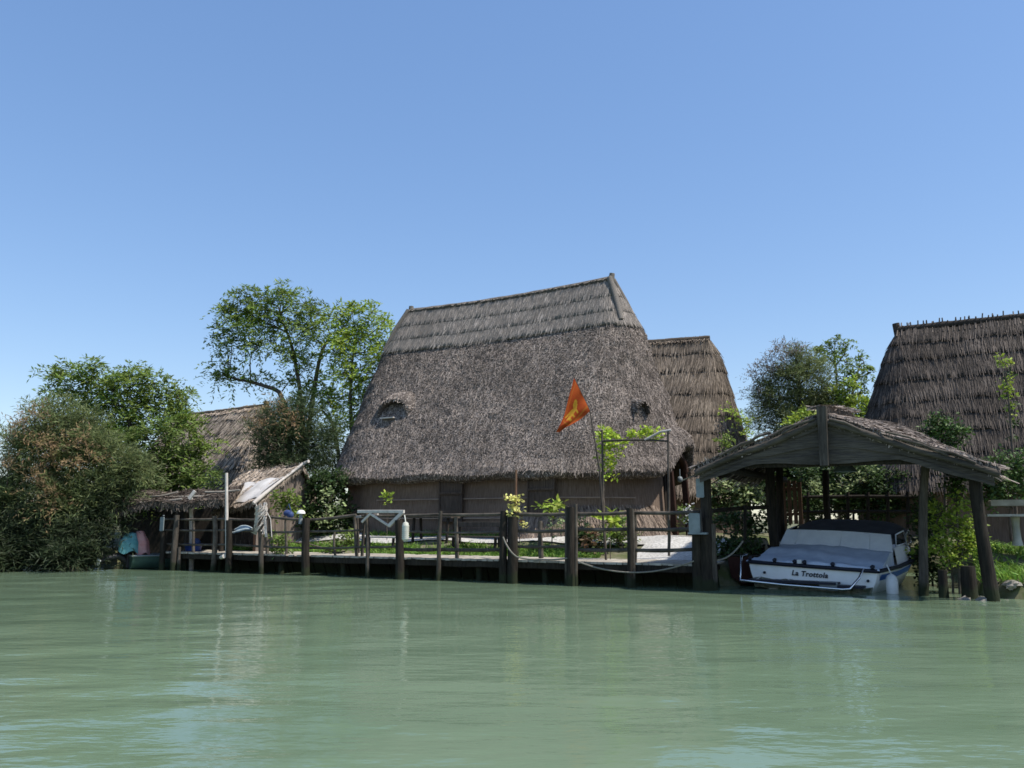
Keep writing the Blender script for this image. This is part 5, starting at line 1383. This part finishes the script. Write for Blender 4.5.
tree('creeper', 'tall pole wrapped in lime creeper in front of the dark brown hut', 'climber', [[(1016, 530, 24), (1014, 470, 24), (1009, 400, 24), (1004, 368, 24)]],
     C4([(1000, 359, 4), (1006, 366, 5), (1009, 382, 5), (1011, 396, 5), (1012, 410, 3), (1006, 388, 4)], 24, 'a') + C4([(1009, 375, 4), (1011, 404, 4), (1012, 422, 4), (1013, 440, 3)], 24.1, 'b'), {'a': ('leaf_bright', dict(SHR, tl=.18, ll=.11), 420), 'b': ('leaf_dark', dict(SHR, tl=.15, ll=.1), 420)}, tr=.05, limbs=False, part='foliage')
tree('pergola_vine', 'lime green vine climbing the left upright of the pergola', 'climber', [[(605, 556, 22.5), (604, 500, 22.5), (604, 440, 22.5)]],
     C4([(605, 431, 5), (604, 442, 6), (610, 436, 6), (617, 442, 6), (613, 451, 6), (605, 456, 5), (607, 466, 5), (611, 461, 4), (625, 439, 4), (600, 437, 4), (609, 473, 3)], 22.4, 'a'), {'a': ('leaf_lime', dict(SHR, tl=.2, ll=.13, lw=.075), 430)}, tr=.03, limbs=False, part='foliage')
tree('vine_tip', 'yellowish leaf cluster on the right part of the pergola bar', 'climber', [], C4([(648, 433, 3.2), (654, 435, 3), (641, 435, 2.5), (632, 434, 2.2), (659, 433, 2)], 22.6, 'a'), {'a': ('leaf_lime', dict(SHR, tl=.12, ll=.11, lw=.07), 520)}, part='foliage')
tree('flowering_plant', 'plant with pale yellow blooms at the top of the double jetty posts', 'plant', [[(514, 556, 20.6), (514, 520, 20.6), (513, 500, 20.6)], [(515, 550, 20.6), (520, 530, 20.6)]],
     C4([(509, 500, 3), (517, 498, 3), (514, 506, 3), (511, 511, 2.5), (520, 512, 2.5), (517, 517, 2), (523, 527, 2.5)], 20.5, 'a') + C4([(513, 505, 4), (519, 520, 4)], 20.7, 'b'),
     {'a': ('petal_yellow', dict(SHR, tl=.10, ll=.10, lw=.075), 420), 'b': ('leaf_brown', dict(SHR, tl=.2, ll=.09), 150)}, tr=.02, limbs=False)
tree('garden_plant', 'broad leaved green plant against the hut wall between the double posts and the thick post', 'plant', [[(552, 550, 23.5), (552, 520, 23.5), (550, 505, 23.5)]],
     C4([(546, 504, 4), (554, 505, 4), (550, 509, 4)], 23.4, 'a') + C4([(555, 521, 4), (560, 526, 3), (556, 530, 3)], 23.3, 'b'), {'a': ('leaf_bright', dict(SHR, tl=.22, ll=.22, lw=.10), 200), 'b': ('leaf_pale', dict(SHR, tl=.15, ll=.14), 170)}, tr=.02, limbs=False)
tree('garden_plant', 'young plant with spreading lime leaves behind the rail left of the rope post', 'plant', [[(610, 552, 20.9), (610, 530, 20.9), (608, 521, 20.9)]], C4([(604, 519, 3), (612, 519, 4), (608, 522, 3)], 20.9, 'a'), {'a': ('leaf_lime', dict(SHR, tl=.22, ll=.24, lw=.10, droop=.6), 260)}, tr=.015, limbs=False)
tree('garden_plant', 'tiny green plant top above the tilted trestle', 'plant', [[(387, 545, 26.5), (387, 515, 26.5), (387, 502, 26.5)]], C4([(385, 499, 2.6), (390, 497, 2.4)], 26.5, 'a'), {'a': ('leaf_bright', dict(SHR, tl=.15, ll=.16, lw=.09), 260)}, tr=.015, limbs=False)
tree('shrub', 'low brownish shrub at the hut wall behind the thick jetty post', 'shrub', [[(588, 556, 22.6), (588, 535, 22.6)]], C4([(580, 527, 9), (592, 532, 9), (584, 544, 9), (598, 545, 7), (576, 540, 7)], 22.6, 'a') + C4([(588, 538, 9)], 22.3, 'b'), {'a': ('leaf_dark', SHR, 330), 'b': ('leaf_brown', SHR, 200)}, tr=.03)
tree('shrub', 'low dark green shrub at the hut wall behind the jetty rail left of the gravel', 'shrub', [[(621, 552, 22.6), (621, 535, 22.6)]], C4([(617, 525, 8), (624, 535, 8), (616, 541, 7)], 22.6, 'a'), {'a': ('leaf_mid', SHR, 330)}, tr=.03)
tree('flowering_shrub', 'small white flowered shrub beside the hut doorway', 'shrub', [[(689, 545, 24), (688, 525, 24)]], C4([(686, 512, 4), (690, 519, 4.5), (685, 524, 4), (692, 526, 4)], 24, 'a') + C4([(686, 509, 2.5), (690, 514, 3)], 23.8, 'w'), {'a': ('leaf_mid', SHR, 330), 'w': ('petal_white', dict(SHR, ll=.09), 260)}, tr=.02, limbs=False)
tree('shed_creeper', 'trailing green creeper hanging on the gable of the small shed', 'climber', [], C4([(283, 500, 6), (291, 497, 6), (297, 503, 5), (288, 508, 5), (296, 511, 4), (276, 495, 4)], 26.0, 'a'), {'a': ('leaf_green', dict(SHR, tl=.25, droop=.9), 260)}, part='foliage')
tree('bush', 'sprawling bush on the jetty edge behind the lamp post', 'shrub', [[(330, 556, 24.6), (332, 545, 24.6)]], C4([(346, 545, 7), (332, 548, 6), (286, 548, 8), (280, 541, 6), (350, 536, 5)], 24.4, 'a'), {'a': ('leaf_mid', SHR, 300)}, tr=.02)
tree('shrub', 'dark low shrub under the boathouse roof beside the rust red skiff', 'shrub', [[(735, 528, 23), (735, 520, 23)]], C4([(728, 522, 9), (742, 522, 9), (757, 523, 9), (716, 520, 7)], 23, 'a'), {'a': ('leaf_dark', SHR, 380)}, tr=.03)

for i, (lab, cl) in enumerate((('dark bushy tree far behind the boathouse, left part', [(772, 470, 16), (768, 495, 18), (785, 500, 18), (790, 475, 16)]),
        ('dark bushy tree far behind the boathouse, middle part', [(812, 478, 18), (830, 470, 16), (820, 500, 18), (845, 498, 18)]),
        ('dark bushy tree far behind the boathouse, right part', [(862, 478, 17), (872, 500, 18), (888, 480, 16), (895, 500, 16)]))):
    tree('bush', lab, 'shrub', [[(cl[2][0], 522, 36), (cl[2][0], 490, 36)]], C4(cl, 36, 'a'), {'a': ('leaf_dark', dict(SHR, ll=.2, lw=.12), 300)}, tr=.07)

tree('shrub', 'low leafy shrub on the bank just left of the motorboat', 'shrub', [[(738, 560, 20.5), (738, 548, 20.5)]], C4([(728, 545, 8), (744, 540, 9), (752, 548, 7), (736, 553, 8), (724, 552, 6)], 20.5, 'a'), {'a': ('leaf_dark', SHR, 380)}, tr=.03)

# grass
def grass(name, label, n, us, vs, h, skip=None, lowu=None):
    u_ = rng.uniform(*us, n); v_ = rng.uniform(*vs, n)
    keep = (np.sin(u_ * 2.1 + v_ * 1.3) + np.sin(u_ * .9 - v_ * 2.2) + rng.normal(0, .5, n)) > -.9
    if skip is not None: keep &= ~skip(u_, v_)
    u_, v_ = u_[keep], v_[keep]; g = ground_uv(u_, v_); k = g > .25; u_, v_, g = u_[k], v_[k], g[k]; n = len(u_)
    P = O + u_[:, None] * DU + v_[:, None] * DV + g[:, None] * DZ
    hh = rng.uniform(.4, 1.2, n)[:, None] * h
    ld = un(DZ + .45 * rng.standard_normal((n, 3))); w = un(np.cross(ld, rng.standard_normal((n, 3)))) * rng.uniform(.010, .02, n)[:, None]
    mb = MB(); mid = P + ld * hh * .55; tip = P + ld * hh * .85 + rng.normal(0, .3, (n, 3)) * hh * np.array([1, 1, .3])
    mb.quads(np.stack([P - w, P + w, mid + w * .8, mid - w * .8], 1)); mb.quads(np.stack([mid - w * .8, mid + w * .8, tip + w * .1, tip - w * .1], 1))
    o = mb.build(name, M['grass']); o['kind'] = 'stuff'; o['label'] = label
grass('grass', 'green grass tufts behind the jetty', 26000, (-15.8, -2.6), (1.75, 4.6), .24, skip=lambda u, v: ((v > 2.95) & (v < 3.95) & (u < -3.3)) | ((u > -3.2) & (v > 1.7)))
grass('grass', 'bright grass on the right bank', 14000, (5.4, 10.5), (.5, 5), .28)

# ------------------------------------------------------------------ light, sky, camera
SUN_EL = R(58)
sh_ = np.array([0.925, -0.38]); sh_ /= np.linalg.norm(sh_)
sv = Vector((sh_[0] * math.cos(SUN_EL), sh_[1] * math.cos(SUN_EL), math.sin(SUN_EL)))
sl = bpy.data.lights.new('sun', 'SUN'); sl.energy = 4.0; sl.angle = R(.53); sl.color = (1, .955, .88)
so = bpy.data.objects.new('sun', sl); C.objects.link(so)
so.rotation_euler = (-sv).to_track_quat('-Z', 'Y').to_euler(); so.location = (20, -10, 40)
w = bpy.data.worlds.new('World'); scene.world = w; w.use_nodes = True
N = w.node_tree.nodes; L = w.node_tree.links
sky = N.new('ShaderNodeTexSky'); sky.sky_type = 'NISHITA'; sky.sun_disc = False
sky.sun_elevation = SUN_EL; sky.sun_rotation = math.atan2(sh_[0], sh_[1])
sky.air_density = 1.0; sky.dust_density = 0.4; sky.ozone_density = 3.2; sky.altitude = 0
bg = N['Background']; bg.inputs['Strength'].default_value = 0.148
gm = N.new('ShaderNodeGamma'); gm.inputs['Gamma'].default_value = 0.6
hs_ = N.new('ShaderNodeHueSaturation'); hs_.inputs['Saturation'].default_value = 1.43; hs_.inputs['Hue'].default_value = 0.509; hs_.inputs['Value'].default_value = 1.68
L.new(sky.outputs[0], gm.inputs['Color']); L.new(gm.outputs[0], hs_.inputs['Color']); L.new(hs_.outputs[0], bg.inputs['Color'])

cam = bpy.data.cameras.new('camera'); co = bpy.data.objects.new('camera', cam); C.objects.link(co)
cam.sensor_width = 36; cam.lens = F / 1024 * 36; cam.clip_end = 5000; cam.clip_start = .1
co.location = (0, 0, CAMZ); co.rotation_euler = (PI / 2 + PITCH, 0, 0)
scene.camera = co
scene.view_settings.view_transform = 'Standard'; scene.view_settings.look = 'None'
scene.view_settings.gamma = 1; scene.view_settings.exposure = 0.45
scene.render.engine = 'CYCLES'
scene.cycles.max_bounces = 6; scene.cycles.diffuse_bounces = 3; scene.cycles.glossy_bounces = 3; scene.cycles.transmission_bounces = 3
scene.cycles.use_denoising = True
scene.cycles.filter_width = 1.6
